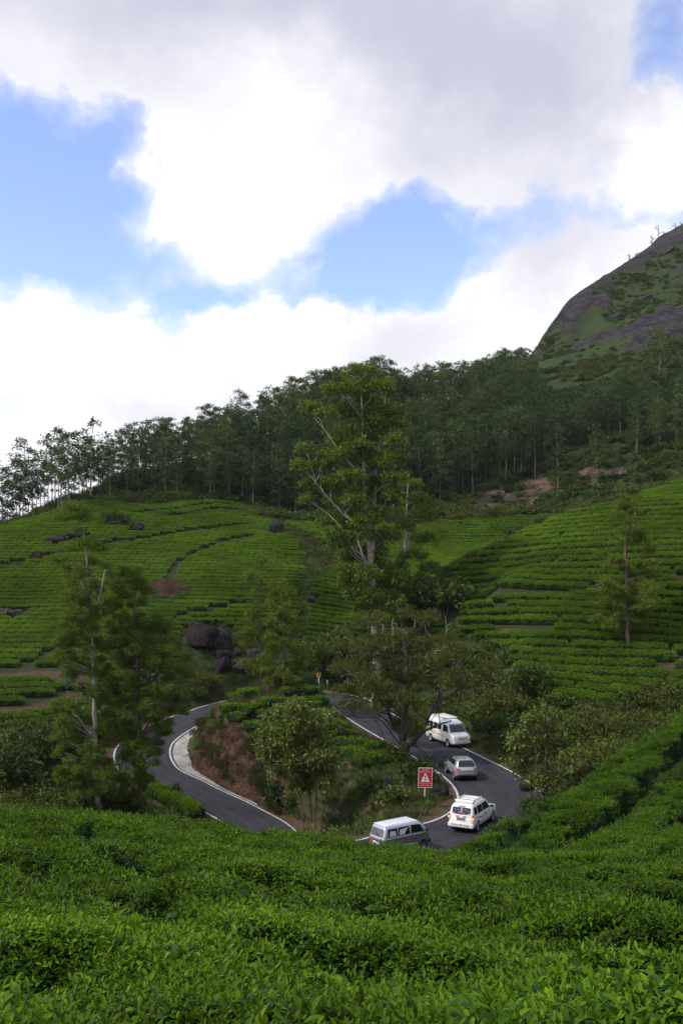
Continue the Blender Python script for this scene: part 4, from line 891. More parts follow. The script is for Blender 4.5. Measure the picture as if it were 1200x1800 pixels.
        for k in range(9):
            zz = h*(.3+.7*k/9); e = np.array([q.normal()*h*.09, q.normal()*h*.09, zz+.5]); parts.append(tube(curve3((0,0,zz-.3), e, 0, 3), [.1,.07,.04], 4)); lv.append(clump_leaves(e, (.55,.55,.4), 9, .5, .25, q))
        link('trunk', np_mesh('thin_trunk', *joinvf(parts), M['bark_dark']), root); link('crown', np_mesh('thin_crown', *joinvf(lv), M['gum_far']), root)
build_forest()
# ---------------------------------------------------------------- undergrowth and grass round the road, gully and verges
def build_verge():
    r = np.random.default_rng(5); n = 110000; y = np.sqrt(r.uniform(52**2, 212**2, n)); x = r.uniform(-.40, .40, n)*y
    d, _, _ = road_near(x, y); tea = np.zeros(n, bool)
    for P in FIELD.values(): tea |= in_poly(x, y, P)
    base = (d > .9) & ~tea & (y > 34+np.clip(x-4, 0, 14)*1.75)
    kn = in_poly(x, y, [(-16,100),(-12,97),(-6,90),(1,64),(7,64),(8,78),(6,92),(1,106),(-2,118),(-12,116)])
    hedge = pline_dist(x, y, HEDGE) < 1.3
    base &= ~hedge
    bankp = in_poly(x, y, [(-16.5,112),(-17,104),(-15,100),(-8,94),(-7,96),(-11,104),(-12,112)])
    no = fbm(x/6, y/6, 3)
    k = base & (~kn | (r.random(n) < .30)) & (no > -.22) & (d > 1.8) & ~bankp & (r.random(n) < .16)
    xs, ys = x[k], y[k]; m = len(xs); z = ground(xs, ys); s = r.uniform(.6, 1.9, m)*np.where(kn[k], .45, 1)*np.clip(d[k]/3.5, .35, 1)
    gul = (xs/ys*F+600 > 380) & (xs/ys*F+600 < 600) & (ys > 128); s = np.where(gul, s*.5, s)
    fld = (xs/ys*F+600 > 290) & (xs/ys*F+600 < 450) & (ys > 112); s = np.where(fld, s*.45, s)
    scatter('verge_scrub', np.stack([xs, ys, z-.1], 1), np.stack([0*xs, 0*xs, r.uniform(0, 6.28, m)], 1), np.stack([s*1.15, s*1.15, s*r.uniform(.7, 1.1, m)], 1), r.integers(0, 8, m), shrubs, 'wild scrub on the banks beside the road and in the gully', 'undergrowth')
    k = base & (d > .55) & (no+r.normal(size=n)*.25 > -.35) & (r.random(n) < .55) & (~bankp | (r.random(n) < .3)); xs, ys = x[k], y[k]; m = len(xs); z = ground(xs, ys); s = r.uniform(.6, 1.5, m)
    scatter('grass', np.stack([xs, ys, z-.03], 1), np.stack([0*xs, 0*xs, r.uniform(0, 6.28, m)], 1), np.stack([s*1.3, s*1.3, s], 1), np.where(r.random(m) < .62, r.integers(0, 3, m), r.integers(3, 5, m)), tufts, 'rough green and dry grass on the verges and the knoll', 'grass')
HEDGE = [(p.x, p.y) for p in [hit(px, py, 60) for px, py in [(236,1368),(262,1388),(290,1405),(318,1418),(345,1432)]]]
build_verge()
# ---------------------------------------------------------------- rocks, cut bank, fence, hedge
def rock_mesh(seed, sx, sy, sz, cut=6, amp=.16):
    r = np.random.default_rng(seed); bm = bmesh.new(); bmesh.ops.create_icosphere(bm, subdivisions=4, radius=1)
    planes = [(unit(r.normal(size=3)), r.uniform(.5, .86)) for _ in range(cut)]
    for v in bm.verts:
        p = np.array(v.co)
        for n_, d_ in planes:
            q = p @ n_
            if q > d_: p = p-n_*(q-d_)*.85
        k = 1+amp*float(fbm(p[0]*1.5+seed, p[1]*1.5+p[2]*1.3, 4)); p = p*k; v.co = (p[0]*sx, p[1]*sy, p[2]*sz)
    me = bpy.data.meshes.new('boulder'); bm.to_mesh(me); bm.free(); me.polygons.foreach_set('use_smooth', np.ones(len(me.polygons), bool)); return me
def rock(px, py, w, h, lab, seed, mt='rock', d0=98, tilt=0, sink=.25, depth=None, yaw=0):
    """px, py: middle of the foot in the photo; w, h: seen width and height in metres"""
    p = hit(px, py, d0); me = rock_mesh(seed, w/2, (depth or w*.8)/2, h*.5*(1+sink), 12, .2); me.set_sharp_from_angle(angle=R(24)); me.materials.append(M[mt])
    o = link('boulder', me); o.location = p+Vector((0, w*.2, h*.5*(1-sink))); o.rotation_euler = (0, tilt, yaw); tag(o, lab, 'rock'); return o
rock(352,1142,5.6,4.1,'huge dark purple-brown boulder beside the gully, rounded on the left',1,tilt=R(14),depth=5)
rock(387,1150,3.4,4.2,'upright split slab of grey rock leaning on the right side of the huge boulder',2,'rock_grey',tilt=R(22),depth=3)
rock(392,1160,2.6,1.6,'low brown rock below the split slab',3,tilt=R(-10)); rock(390,1185,2.8,2.6,'dark blocky rock in the gully, lowest left of the cluster',4,'rock')
rock(416,1155,1.5,1.2,'small pale-topped rock in the gully',5,'rock_grey'); rock(422,1186,2.4,1.9,'grey rock in the gully beside the left silver oak',6,'rock_grey')
rock(440,1180,3.2,2.8,'dark rock just left of the taller silver oak trunk',7); rock(448,1165,2.6,2.2,'rock half hidden behind the taller silver oak',8,'rock_grey')
rock(485,942,3.0,2.8,'tall dark boulder at the top of the gully below the wood',9,tilt=R(10),d0=150); rock(470,938,1.6,1.0,'low stone left of the boulder at the gully top',10,'rock_grey',d0=150)
rock(242,935,2.6,2.2,'square dark boulder high on the left tea slope',11,d0=140); rock(222,924,2.6,1.2,'flat dark rock left of the square boulder on the slope',12,d0=140)
rock(128,948,5.4,1.8,'long low dark rock ledge behind the top of the left eucalyptus',13,tilt=R(-14),d0=140); rock(96,955,4.6,1.6,'long low rock ledge left of the eucalyptus top',14,tilt=R(-12),d0=140)
rock(66,982,1.8,1.4,'small dark rock on the field edge at far left',15,d0=130); rock(35,997,1.8,1.0,'smaller flat rock below the one on the field edge',16,d0=130)
rock(32,1086,3.4,1.2,'pale grey rock among the left tea rows',17,'rock_grey',d0=110); rock(8,1080,2.4,1.1,'grey rock at the left picture edge among the tea rows',18,'rock_grey',d0=110)
rock(545,1058,1.7,1.0,'small grey rock in the tea left of the central trunk',19,'rock_grey',d0=130); rock(438,1068,1.2,1.0,'tiny pale rock behind the tip of the silver oaks',20,'rock_grey',d0=120)
rock(215,912,3.2,1.0,'dark flat rock beside the isolated bush high on the slope',21,d0=140)
rock(900,885,4,2,'brown rock at the foot of the mountain wood, left of the large slab',22,'rock_grey',d0=200); rock(848,898,4,1.8,'small brown outcrop at the left end of the clearing',23,'rock_grey',d0=200)
rock(925,1392,1.2,.9,'reddish stone on the verge beside the right road edge',24,'rock',d0=60)
rock(775,1402,1.6,.9,'dark brown rock on the inner verge right of the sign pole',25,'rock',d0=58)
# slabs in the clearing
def slab(px, py, w, h, lab, seed):
    p = hit(px, py, 200); me = rock_mesh(seed, w/2, w*.45, h/2, 7, .25); me.materials.append(M['slabrock']); o = link('rock_slab', me)
    e = 2.0; sl_ = (gz(p.x, p.y+e)-gz(p.x, p.y-e))/(2*e); o.location = p+Vector((0, 0, -h*.10)); o.rotation_euler = (math.atan(sl_), R(-14), 0); tag(o, lab, 'rock')
M['slabrock'] = mat('brown_slab', (.14,.092,.060), .9, spec=.08, noise=.35, col2=(.028,.021,.021), bump=(1.2,.5))
slab(945,858,10.5,3.4,'large bare brown rock slab in the clearing under the mountain wood',31); slab(1045,842,10,3.2,'bare brown rock slab right of the largest one in the clearing',32); slab(868,872,6.5,2.2,'narrow brown slab left of the largest one in the clearing',33)
slab(850,895,6,2.2,'brown slab at the lower left end of the clearing',34)
# rock ledges of the mountain
M['ledge'] = mat('mountain_rock', (.050,.036,.034), .9, spec=.08, noise=.22, col2=(.012,.010,.014), bump=(.9,.8))
def ledge(px, py, w, h, lab, seed, tilt):
    p = hit(px, py, 270); me = rock_mesh(seed, w/2, h*1.0, h/2, 10, .34); me.set_sharp_from_angle(angle=R(30)); me.materials.append(M['ledge']); o = link('rock_ledge', me)
    o.location = p+Vector((0, h*.45, -h*.02)); o.rotation_euler = (R(18), R(-tilt), R(8)); tag(o, lab, 'rock')
for k, (px, py, w, h, t, lab) in enumerate([(985,662,15,3.4,20,'rock ledge low on the mountain, left end of the lowest band'),(930,668,10,2.6,24,'brownish rock ledge where the mountain meets the ridge wood'),(1050,640,15,3.8,17,'rock ledge in the middle of the lowest band on the mountain'),(1100,600,16,3.6,17,'long dark rock ledge across the middle of the mountain'),
    (1030,612,14,3.4,20,'rock ledge left of the long middle one on the mountain'),(1120,530,22,5.2,28,'dark cliff-like ledge high on the mountain'),(1180,500,18,3.6,22,'upper right rock ledge on the mountain'),(1190,590,12,4.2,8,'rock face at the right picture edge above the wood'),(1075,560,17,3.4,26,'narrow rock ledge under the upper mountain shoulder'),(1160,450,20,4.5,36,'dark rock band just below the mountain skyline')]):
    ledge(px, py, w, h, lab, 300+k, t)
# tawny earth scar in the tea
def scar():
    p = [hit(px, py, 100) for px, py in [(254,1050),(272,1056),(292,1058),(312,1056),(331,1048)]]; q = [hit(px, py, 100)+Vector((0,0,.8)) for px, py in [(256,1040),(270,1030),(291,1026),(314,1029),(330,1040)]]
    v = []
    for k in range(9):
        t = k/8
        for i in range(33):
            s = i/8; a = int(min(s, 3)); w = s-a; lo = p[a].lerp(p[a+1], w); hi = q[a].lerp(q[a+1], w); c_ = lo.lerp(hi, t); c_.z += .1+.25*math.sin(t*3.1)*random.uniform(.6, 1.4); c_.y -= .35*math.sin(math.pi*t); v.append(c_)
    i = np.arange(8)[:,None]*33+np.arange(32); f = np.stack([i, i+1, i+34, i+33], -1).reshape(-1, 4)
    o = link('earth_scar', np_mesh('earth_scar', np.array(v), f, M['earth'], smooth=True)); tag(o, kind='structure')
scar()
for q in [(262,1050,2.2,1.3,'bush at the left end of the earth scar in the tea',0),(285,1056,1.8,.9,'low bush at the foot of the earth scar, middle',2),(318,1056,2.2,1.0,'bush at the right end of the earth scar in the tea',3)]:
    bush(q[0], q[1], q[2], q[3], q[4], q[5], 100)
# the cut bank inside the hairpin
def bank():
    ft = [W3(*a) for a in [(392,1252,113),(378,1264,111),(352,1298,107.5),(338,1325,104),(345,1345,101.3),(380,1370,98.6),(440,1403,96.2),(485,1428,93.8)]]
    tp = [W3(*a) for a in [(396,1243,111),(390,1239,109),(388,1236,107.5),(400,1232,106),(428,1240,104.5),(452,1272,102.5),(466,1330,99.5),(490,1405,95.0)]]
    ft = catmull(ft, 18); tp = catmull(tp, 18); n = len(ft); m = 26; V = np.zeros((m, n, 3))
    for k in range(m):
        t = k/(m-1); V[k] = ft*(1-t)+tp*t
    T = np.linspace(0, 1, m)[:,None]; s = np.arange(n)[None]*.16
    out = unit(np.cross(np.gradient(ft, axis=0), tp-ft)); out = np.where(out[:,1:2] > 0, -out, out)
    nz = fbm(s/.9+5, T*6+s*.3, 4)*1.0+np.abs(fbm(s/2.2, T*3, 3))*1.1+fbm(s/.28, T*16, 3)*.28
    bul = (np.sin(np.pi*T)**.8)*(.35+nz)-.15
    V += out[None]*bul[...,None]; V[-1,:,2] += .05; V[0,:,2] -= .25
    V2 = np.concatenate([V, V[-1:]+np.array([1.2, 1.6, -1.2])])
    m += 1; i = np.arange(m-1)[:,None]*n+np.arange(n-1); f = np.stack([i, i+1, i+n+1, i+n], -1).reshape(-1, 4)
    me = np_mesh('cut_bank', V2.reshape(-1, 3), f, M['bankm'], smooth=True); o = link('cut_bank', me); tag(o, kind='structure')
    r = np.random.default_rng(8); kk = r.integers(2, m-2, 2600); ii = r.integers(0, n, 2600); msk = (fbm(ii/16.0, kk/5.0, 3) > .04)|(r.random(2600) < .05); msk &= (kk < 19) | (ii < n*.1); P = V2[kk[msk], ii[msk]]; c_ = len(P); sc = r.uniform(.5, 1.0, c_)
    scatter('bank_grass', P, np.stack([r.uniform(.2, .8, c_), 0*sc, 0*sc], 1), np.stack([sc, sc, sc*.8], 1), np.where(r.random(c_) < .7, r.integers(0, 3, c_), 3), tufts, 'grass clinging to the brown cut bank', 'grass')
def bankmat():
    m = mat('bank_earth', (.3,.15,.08), .92, spec=.08); nt = m.node_tree; N = nt.nodes; L = nt.links; b = N['Principled BSDF']; g = N.new('ShaderNodeNewGeometry')
    def nz(sc, det=8, st=None):
        t = N.new('ShaderNodeTexNoise'); t.inputs['Scale'].default_value = sc; t.inputs['Detail'].default_value = det; t.inputs['Roughness'].default_value = .68
        mp = N.new('ShaderNodeMapping'); mp.inputs['Scale'].default_value = st or (1,1,1); L.new(g.outputs['Position'], mp.inputs[0]); L.new(mp.outputs[0], t.inputs['Vector']); return t.outputs[0]
    def ramp(s, a, b_, ca, cb):
        q = N.new('ShaderNodeValToRGB'); L.new(s, q.inputs[0]); q.color_ramp.elements[0].position = a; q.color_ramp.elements[1].position = b_; q.color_ramp.elements[0].color = (*ca,1); q.color_ramp.elements[1].color = (*cb,1); return q.outputs[0]
    c1 = ramp(nz(.55), .40, .62, (.034,.021,.014), (.135,.078,.046)); c2 = ramp(nz(2.2, 8, (1,1,2.5)), .42, .60, (.42,.40,.38), (1,1,1))
    mx = N.new('ShaderNodeMixRGB'); mx.blend_type = 'MULTIPLY'; mx.inputs[0].default_value = .8; L.new(c1, mx.inputs[1]); L.new(c2, mx.inputs[2]); L.new(mx.outputs[0], b.inputs['Base Color'])
    bp = N.new('ShaderNodeBump'); bp.inputs['Distance'].default_value = .35; L.new(nz(2.5), bp.inputs['Height']); L.new(bp.outputs[0], b.inputs['Normal']); return m
M['bankm'] = bankmat(); bank()
# stones fallen on the shoulder
def stones():
    r = np.random.default_rng(4); parts = []
    mesh = [rock_mesh(200+i, .5, .45, .4, 5, .2) for i in range(3)]
    for m_ in mesh: m_.materials.append(M['rock_grey'])
    cl = proto_coll('stone', mesh); n = 240; t = r.random(n); P = RP[i0:i1]; Nn = RN[i0:i1]; k = (t*(len(P)-1)).astype(int); off = P[k,3]+r.uniform(1.7, 2.8, n); p = np.column_stack([P[k,0]+Nn[k,0]*off, P[k,1]+Nn[k,1]*off, P[k,2]+.02]); s = r.uniform(.08, .32, n)
    scatter('fallen_stones', p, r.uniform(0, 6, (n, 3)), np.stack([s, s, s], 1), r.integers(0, 3, n), cl, 'small stones fallen along the foot of the cut bank', 'stones')
stones()
# clipped hedge and wooden posts at the outer edge of the lower road
def hedge():
    pts = catmull([(x, y, gz(x, y)) for x, y in HEDGE], 8)
    for i, (x, y, z) in enumerate(pts[::2]):
        o = link('tea_bush', teab.objects[i % 6].data); o.location = (x, y, z-.1); a = math.atan2(pts[min(i*2+2, len(pts)-1)][1]-pts[max(0, i*2-2)][1], pts[min(i*2+2, len(pts)-1)][0]-pts[max(0, i*2-2)][0]); o.rotation_euler = (0,0,a); o.scale = (.85, 1.15, 1.25)
        tag(o, 'clipped tea bush in the hedge along the outer edge of the lower road', 'tea bush', 'hedge bushes along the lower road')
hedge()
PM = mat('weathered_wood', (.12,.10,.08), .9, noise=8, col2=(.05,.04,.03))
def box_mesh(nm, sx, sy, sz, m, z0=0.0, bev=.0, loc=(0,0,0)):
    bm = bmesh.new(); bmesh.ops.create_cube(bm, size=1)
    for v in bm.verts: v.co = (v.co.x*sx+loc[0], v.co.y*sy+loc[1], (v.co.z+.5)*sz+z0+loc[2])
    if bev: bmesh.ops.bevel(bm, geom=bm.edges[:], offset=bev, segments=2, affect='EDGES')
    me = bpy.data.meshes.new(nm); bm.to_mesh(me); bm.free(); me.materials.append(m); return me
pm = box_mesh('wooden_post', .11, .11, .95, PM, -.25, .015); first = None
for i, (px, py, hh) in enumerate([(258,1368,1),(282,1376,1),(301,1388,1),(321,1402,1),(340,1414,1),(352,1432,1.7)]):
    p = hit(px, py+8, 60); o = link('wooden_post', pm); o.location = p; o.rotation_euler = (random.uniform(-.06,.06), random.uniform(-.08,.08), random.uniform(0,1)); o.scale = (1.0 if hh == 1 else 1.8, 1.0 if hh == 1 else 1.6, hh*1.15)
    tag(o, 'thick stump-like end post of the wooden row by the lower road' if hh > 1 else 'thin wooden post between the clipped hedge and the lower road, %s' % ['farthest, half hidden','second farthest','third from the far end','second before the thick one','next to the thick one'][i], 'post')
# broken masonry steps on the slope left of the sign
def steps():
    p = hit(700, 1405, 60); root = empty('stone_steps', tuple(p), R(10), 'broken stone steps with a mossy side wall on the slope left of the red sign', 'steps')
    wm = rock_mesh(51, .28, .9, 1.25, 4, .12); wm.materials.append(M['rock']); w = link('side_wall', wm, root); w.location = (-.75, .2, .3)
    for k in range(4): s = link('step', box_mesh('step', 1.15, .42, .3, M['stepm'], 0, .03), root); s.location = (0, -.6+k*.42, -.75+k*.42); s.rotation_euler = (R(3*(-1)**k), R(2), R(4*(-1)**k))
M['stepm'] = mat('laterite', (.15,.085,.06), .9, noise=3, col2=(.06,.04,.03), bump=(8,.04)); steps()
# flowers
def flowers():
    r = np.random.default_rng(9); pm_ = []
    for s in range(2):
        a = np.linspace(0, 2*np.pi, 7)[:-1]; v = [(0,0,0)]+[(math.cos(t)*.06, math.sin(t)*.06, .03) for t in a]; f = [(0, i+1, (i+1) % 6+1) for i in range(6)]; pm_.append(np_mesh('petals', v, f, M['flower']))
    cl = proto_coll('flower', pm_); P = []
    for px, py, D, sx, sy, n in [(120,1195,76,12,14,10),(270,1200,77,30,12,10),(265,1180,77,30,20,6),(560,1465,72,26,22,16),(590,1420,72,16,10,5),(925,1432,68,10,30,4),(960,1390,69,8,20,3),(500,1400,73,8,16,4),(100,1190,76,8,8,4)]:
        for _ in range(n): P.append(W3(px+r.normal()*sx*.6, py+r.normal()*sy*.6, D+r.normal()*.8))
    n = len(P); s = r.uniform(.5, .9, n); scatter('climbing_flowers', np.array(P), np.column_stack([np.full(n, 1.2), 0*s, r.normal(size=n)*.6]), np.stack([s, s, s], 1), r.integers(0, 2, n), cl, 'scattered violet morning glory flowers in the roadside greenery', 'flowers')
flowers()
# ---------------------------------------------------------------- vehicles
PT = {}
def paint(nm, col, **k): PT[nm] = mat(nm, col, **k); return PT[nm]
paint('white_paint', (.80,.79,.76), rough=.32, coat=.5, noise=3.0, col2=(.68,.66,.62)); paint('silver_paint', (.44,.46,.49), rough=.28, metal=.55, coat=.6); paint('van_grey', (.20,.20,.21), rough=.4, metal=.4, noise=2, col2=(.15,.15,.155))
paint('glass', (.012,.014,.017), rough=.05, spec=.6); paint('glass_grey', (.10,.11,.11), rough=.15, spec=.5, noise=2.6, col2=(.02,.022,.025)); paint('black_plastic', (.015,.015,.016), rough=.55); paint('rubber', (.012,.012,.012), rough=.85); paint('rim', (.55,.55,.56), rough=.3, metal=.7); paint('chrome', (.7,.7,.7), rough=.15, metal=1)
paint('red_lens', (.35,.008,.008), rough=.15, spec=.6); paint('brake_lit', (.8,.05,.02), rough=.3, emit=((1.0,.16,.05), 3.0)); paint('amber_lens', (.6,.2,.02), rough=.2); paint('clear_lens', (.6,.62,.62), rough=.1); paint('plate_white', (.75,.75,.72), rough=.5); paint('plate_yellow', (.75,.42,.03), rough=.5)
paint('ink', (.01,.01,.012), rough=.6); paint('ink_white', (.8,.8,.8), rough=.6); paint('orange_vinyl', (.65,.17,.04), rough=.5); paint('green_vinyl', (.03,.30,.07), rough=.5); paint('blue_vinyl', (.08,.22,.65), rough=.5); paint('gold_vinyl', (.45,.33,.16), rough=.5); paint('red_vinyl', (.6,.04,.05), rough=.5); paint('seat_cover', (.72,.73,.74), rough=.8, noise=5, col2=(.5,.5,.52)); paint('rust', (.22,.10,.05), rough=.8); paint('grille', (.05,.05,.05), rough=.5); paint('dark_gap', (.004,.004,.004), rough=.9)
def sheet(nm, V, Fc, m, parent=None, smooth=False):
    me = bpy.data.meshes.new(nm); me.from_pydata([tuple(v) for v in V], [], [tuple(f) for f in Fc]); me.materials.append(m); me.update()
    if smooth: me.polygons.foreach_set('use_smooth', np.ones(len(me.polygons), bool))
    return link(nm, me, parent)
class Body:
    """a body lofted from horizontal outlines. levels: (z, x_rear, x_front, half width, corner radius). x runs rear to front."""
    def __init__(s, levels): s.L = levels; s.z = [l[0] for l in levels]
    def at(s, z): return [float(np.interp(z, s.z, [l[i] for l in s.L])) for i in range(1, 5)]
    def ring(s, z, xr, xf, w, rad, n=7):
        pts = []; rad = min(rad, w*.9, (xf-xr)*.45)
        for cx, cy, a0 in ((xf-rad, w-rad, 0), (xr+rad, w-rad, 90), (xr+rad, -w+rad, 180), (xf-rad, -w+rad, 270)):
            for k in range(n):
                a = R(a0+90*k/(n-1)); bow = 0
                pts.append((cx+rad*math.cos(a), cy+rad*math.sin(a), z))
            # middle points along the side keep the faces even
        return pts
    def build(s, nm, m, parent, zs=None, lower=None):
        V = []; Fc = []; k = None
        for l in s.L: r_ = s.ring(*l); k = len(r_); V += r_
        for i in range(len(s.L)-1):
            for j in range(k): a = i*k+j; b = i*k+(j+1) % k; Fc.append((a, b, b+k, a+k))
        Fc.append(tuple(range(k))[::-1]); Fc.append(tuple(range((len(s.L)-1)*k, len(s.L)*k)))
        me = bpy.data.meshes.new(nm); me.from_pydata(V, [], Fc); me.materials.append(m)
        if lower:
            me.materials.append(lower[1])
            for p in me.polygons:
                if p.center.z < lower[0]: p.material_index = 1
        for p in me.polygons: p.use_smooth = True
        me.set_sharp_from_angle(angle=R(38)); me.update(); return link(nm, me, parent)
    def side(s, nm, pts, sgn, m, parent, off=.012, xr_=0):
        """a pane or panel on the flank; pts (x, z)"""
        V = []
        for x, z in pts:
            a = s.at(z); V.append((x, sgn*(a[2]+off), z))
        f = [tuple(range(len(V)))] if sgn < 0 else [tuple(range(len(V)))[::-1]]
        o = sheet(nm, V+[(v[0], v[1]-sgn*.02, v[2]) for v in V], f+[tuple(reversed([i+len(V) for i in f[0]]))]+[(i, (i+1) % len(V), (i+1) % len(V)+len(V), i+len(V)) for i in range(len(V))], m, parent); return o
    def end(s, nm, pts, front, m, parent, off=.012):
        """a pane or panel on the rear or the front; pts (y, z)"""
        V = []; sg = 1 if front else -1
        for y, z in pts: a = s.at(z); V.append(((a[1] if front else a[0])+sg*off, y, z))
        n = len(V); V2 = [(v[0]-sg*.02, v[1], v[2]) for v in V]; f = [tuple(range(n)), tuple(range(2*n-1, n-1, -1))]+[(i, (i+1) % n, (i+1) % n+n, i+n) for i in range(n)]
        return sheet(nm, V+V2, f, m, parent)
def rrect(y0, y1, z0, z1, r_=.06, n=3, sk=0):
    o = []
    for cx, cz, a0 in ((y1-r_, z1-r_, 0), (y0+r_, z1-r_, 90), (y0+r_, z0+r_, 180), (y1-r_, z0+r_, 270)):
        for k in range(n): a = R(a0+90*k/(n-1)); o.append((cx+r_*math.cos(a)+sk*(cz-z0), cz+r_*math.sin(a)))
    return o
def wheel(parent, x, y, rad, w, rimr, m='rim'):
    def lathe(prof, mm, nm, par):
        n = 20; V = []; Fc = []
        for r_, yy in prof:
            for k in range(n): a = 2*math.pi*k/n; V.append((r_*math.cos(a), yy, r_*math.sin(a)))
        for i in range(len(prof)-1):
            for k in range(n): a = i*n+k; b = i*n+(k+1) % n; Fc.append((a, b, b+n, a+n))
        return sheet(nm, V, Fc, mm, par, True)
    s = 1 if y > 0 else -1; ty = lathe([(rimr, -w/2), (rad*.97, -w/2), (rad, -w*.3), (rad, w*.3), (rad*.97, w/2), (rimr, w/2)], PT['rubber'], 'tyre', None)
    wh = bpy.data.objects.new('wheel', None); COL.objects.link(wh); wh.parent = parent; wh.location = (x, y, rad); wh.empty_display_size = .2; ty.parent = wh
    rm = lathe([(rimr, w*.42*s), (rimr*.9, w*.30*s), (rimr*.3, w*.34*s), (rimr*.22, w*.42*s), (.001, w*.42*s)], PT[m], 'rim', wh)
    V = []; Fc = []
    for k in range(5):
        a = 2*math.pi*k/5; c0, s0 = math.cos(a), math.sin(a); t = (-s0, c0); b = len(V)
        for q, ww in ((.3, .035), (.8, .03)):
            for e in (-1, 1): V.append((rimr*q*c0+t[0]*ww*e, w*.36*s, rimr*q*s0+t[1]*ww*e))
        Fc.append((b, b+1, b+3, b+2))
    sheet('spokes', V, Fc, PT['dark_gap'], wh)
def arch(body, parent, x, rad, sgn, m='dark_gap'):
    pts = [(x+rad*math.cos(R(a)), rad*.92+rad*math.sin(R(a))*.95) for a in range(-20, 201, 20)]; body.side('wheel_well_shade', pts, sgn, PT[m], parent, .006)  # flat near-black patch on the flank paints in the wheel well's shade
def text(nm, s, size, m, parent, loc, rot, ext=.002, sx=1.0):
    cu = bpy.data.curves.new(nm, 'FONT'); cu.body = s; cu.size = size; cu.align_x = 'CENTER'; cu.align_y = 'CENTER'; cu.extrude = ext; cu.resolution_u = 2
    tmp = bpy.data.objects.new(nm, cu); COL.objects.link(tmp); bpy.context.view_layer.update()
    me = bpy.data.meshes.new_from_object(tmp.evaluated_get(bpy.context.evaluated_depsgraph_get())); bpy.data.objects.remove(tmp); me.materials.clear(); me.materials.append(m)
    o = link(nm, me, parent); o.location = loc; o.rotation_euler = rot; o.scale = (sx, 1, 1); o['kind'] = 'stuff'; return o
REAR = (R(90), 0, R(-90)); FRONT = (R(90), 0, R(90)); RIGHT = (R(90), 0, 0); LEFT = (R(90), 0, R(180))
def mirror_(parent, x, y, z, m, s=1.0):
    o = link('wing_mirror', box_mesh('wing_mirror', .12*s, .2*s, .16*s, m, -.08, .03), parent); o.location = (x, y, z)
def vehicle(nm, label, cat, px, py, D, heading, L_, z=0.0):
    """heading: degrees anticlockwise from +X; origin on the ground under the middle"""
    x, y = (px-600)/F*D, D; root = empty(nm, (x, y, z+.004), R(heading), label, cat); return root
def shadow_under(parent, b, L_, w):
    o = link('underbody_shade', box_mesh('underbody_shade', L_*.86, w*1.7, .28, PT['dark_gap'], .2, 0), parent); o.location = (0, 0, 0); return o  # near-black box fills the underside; its colour supplies the shade there
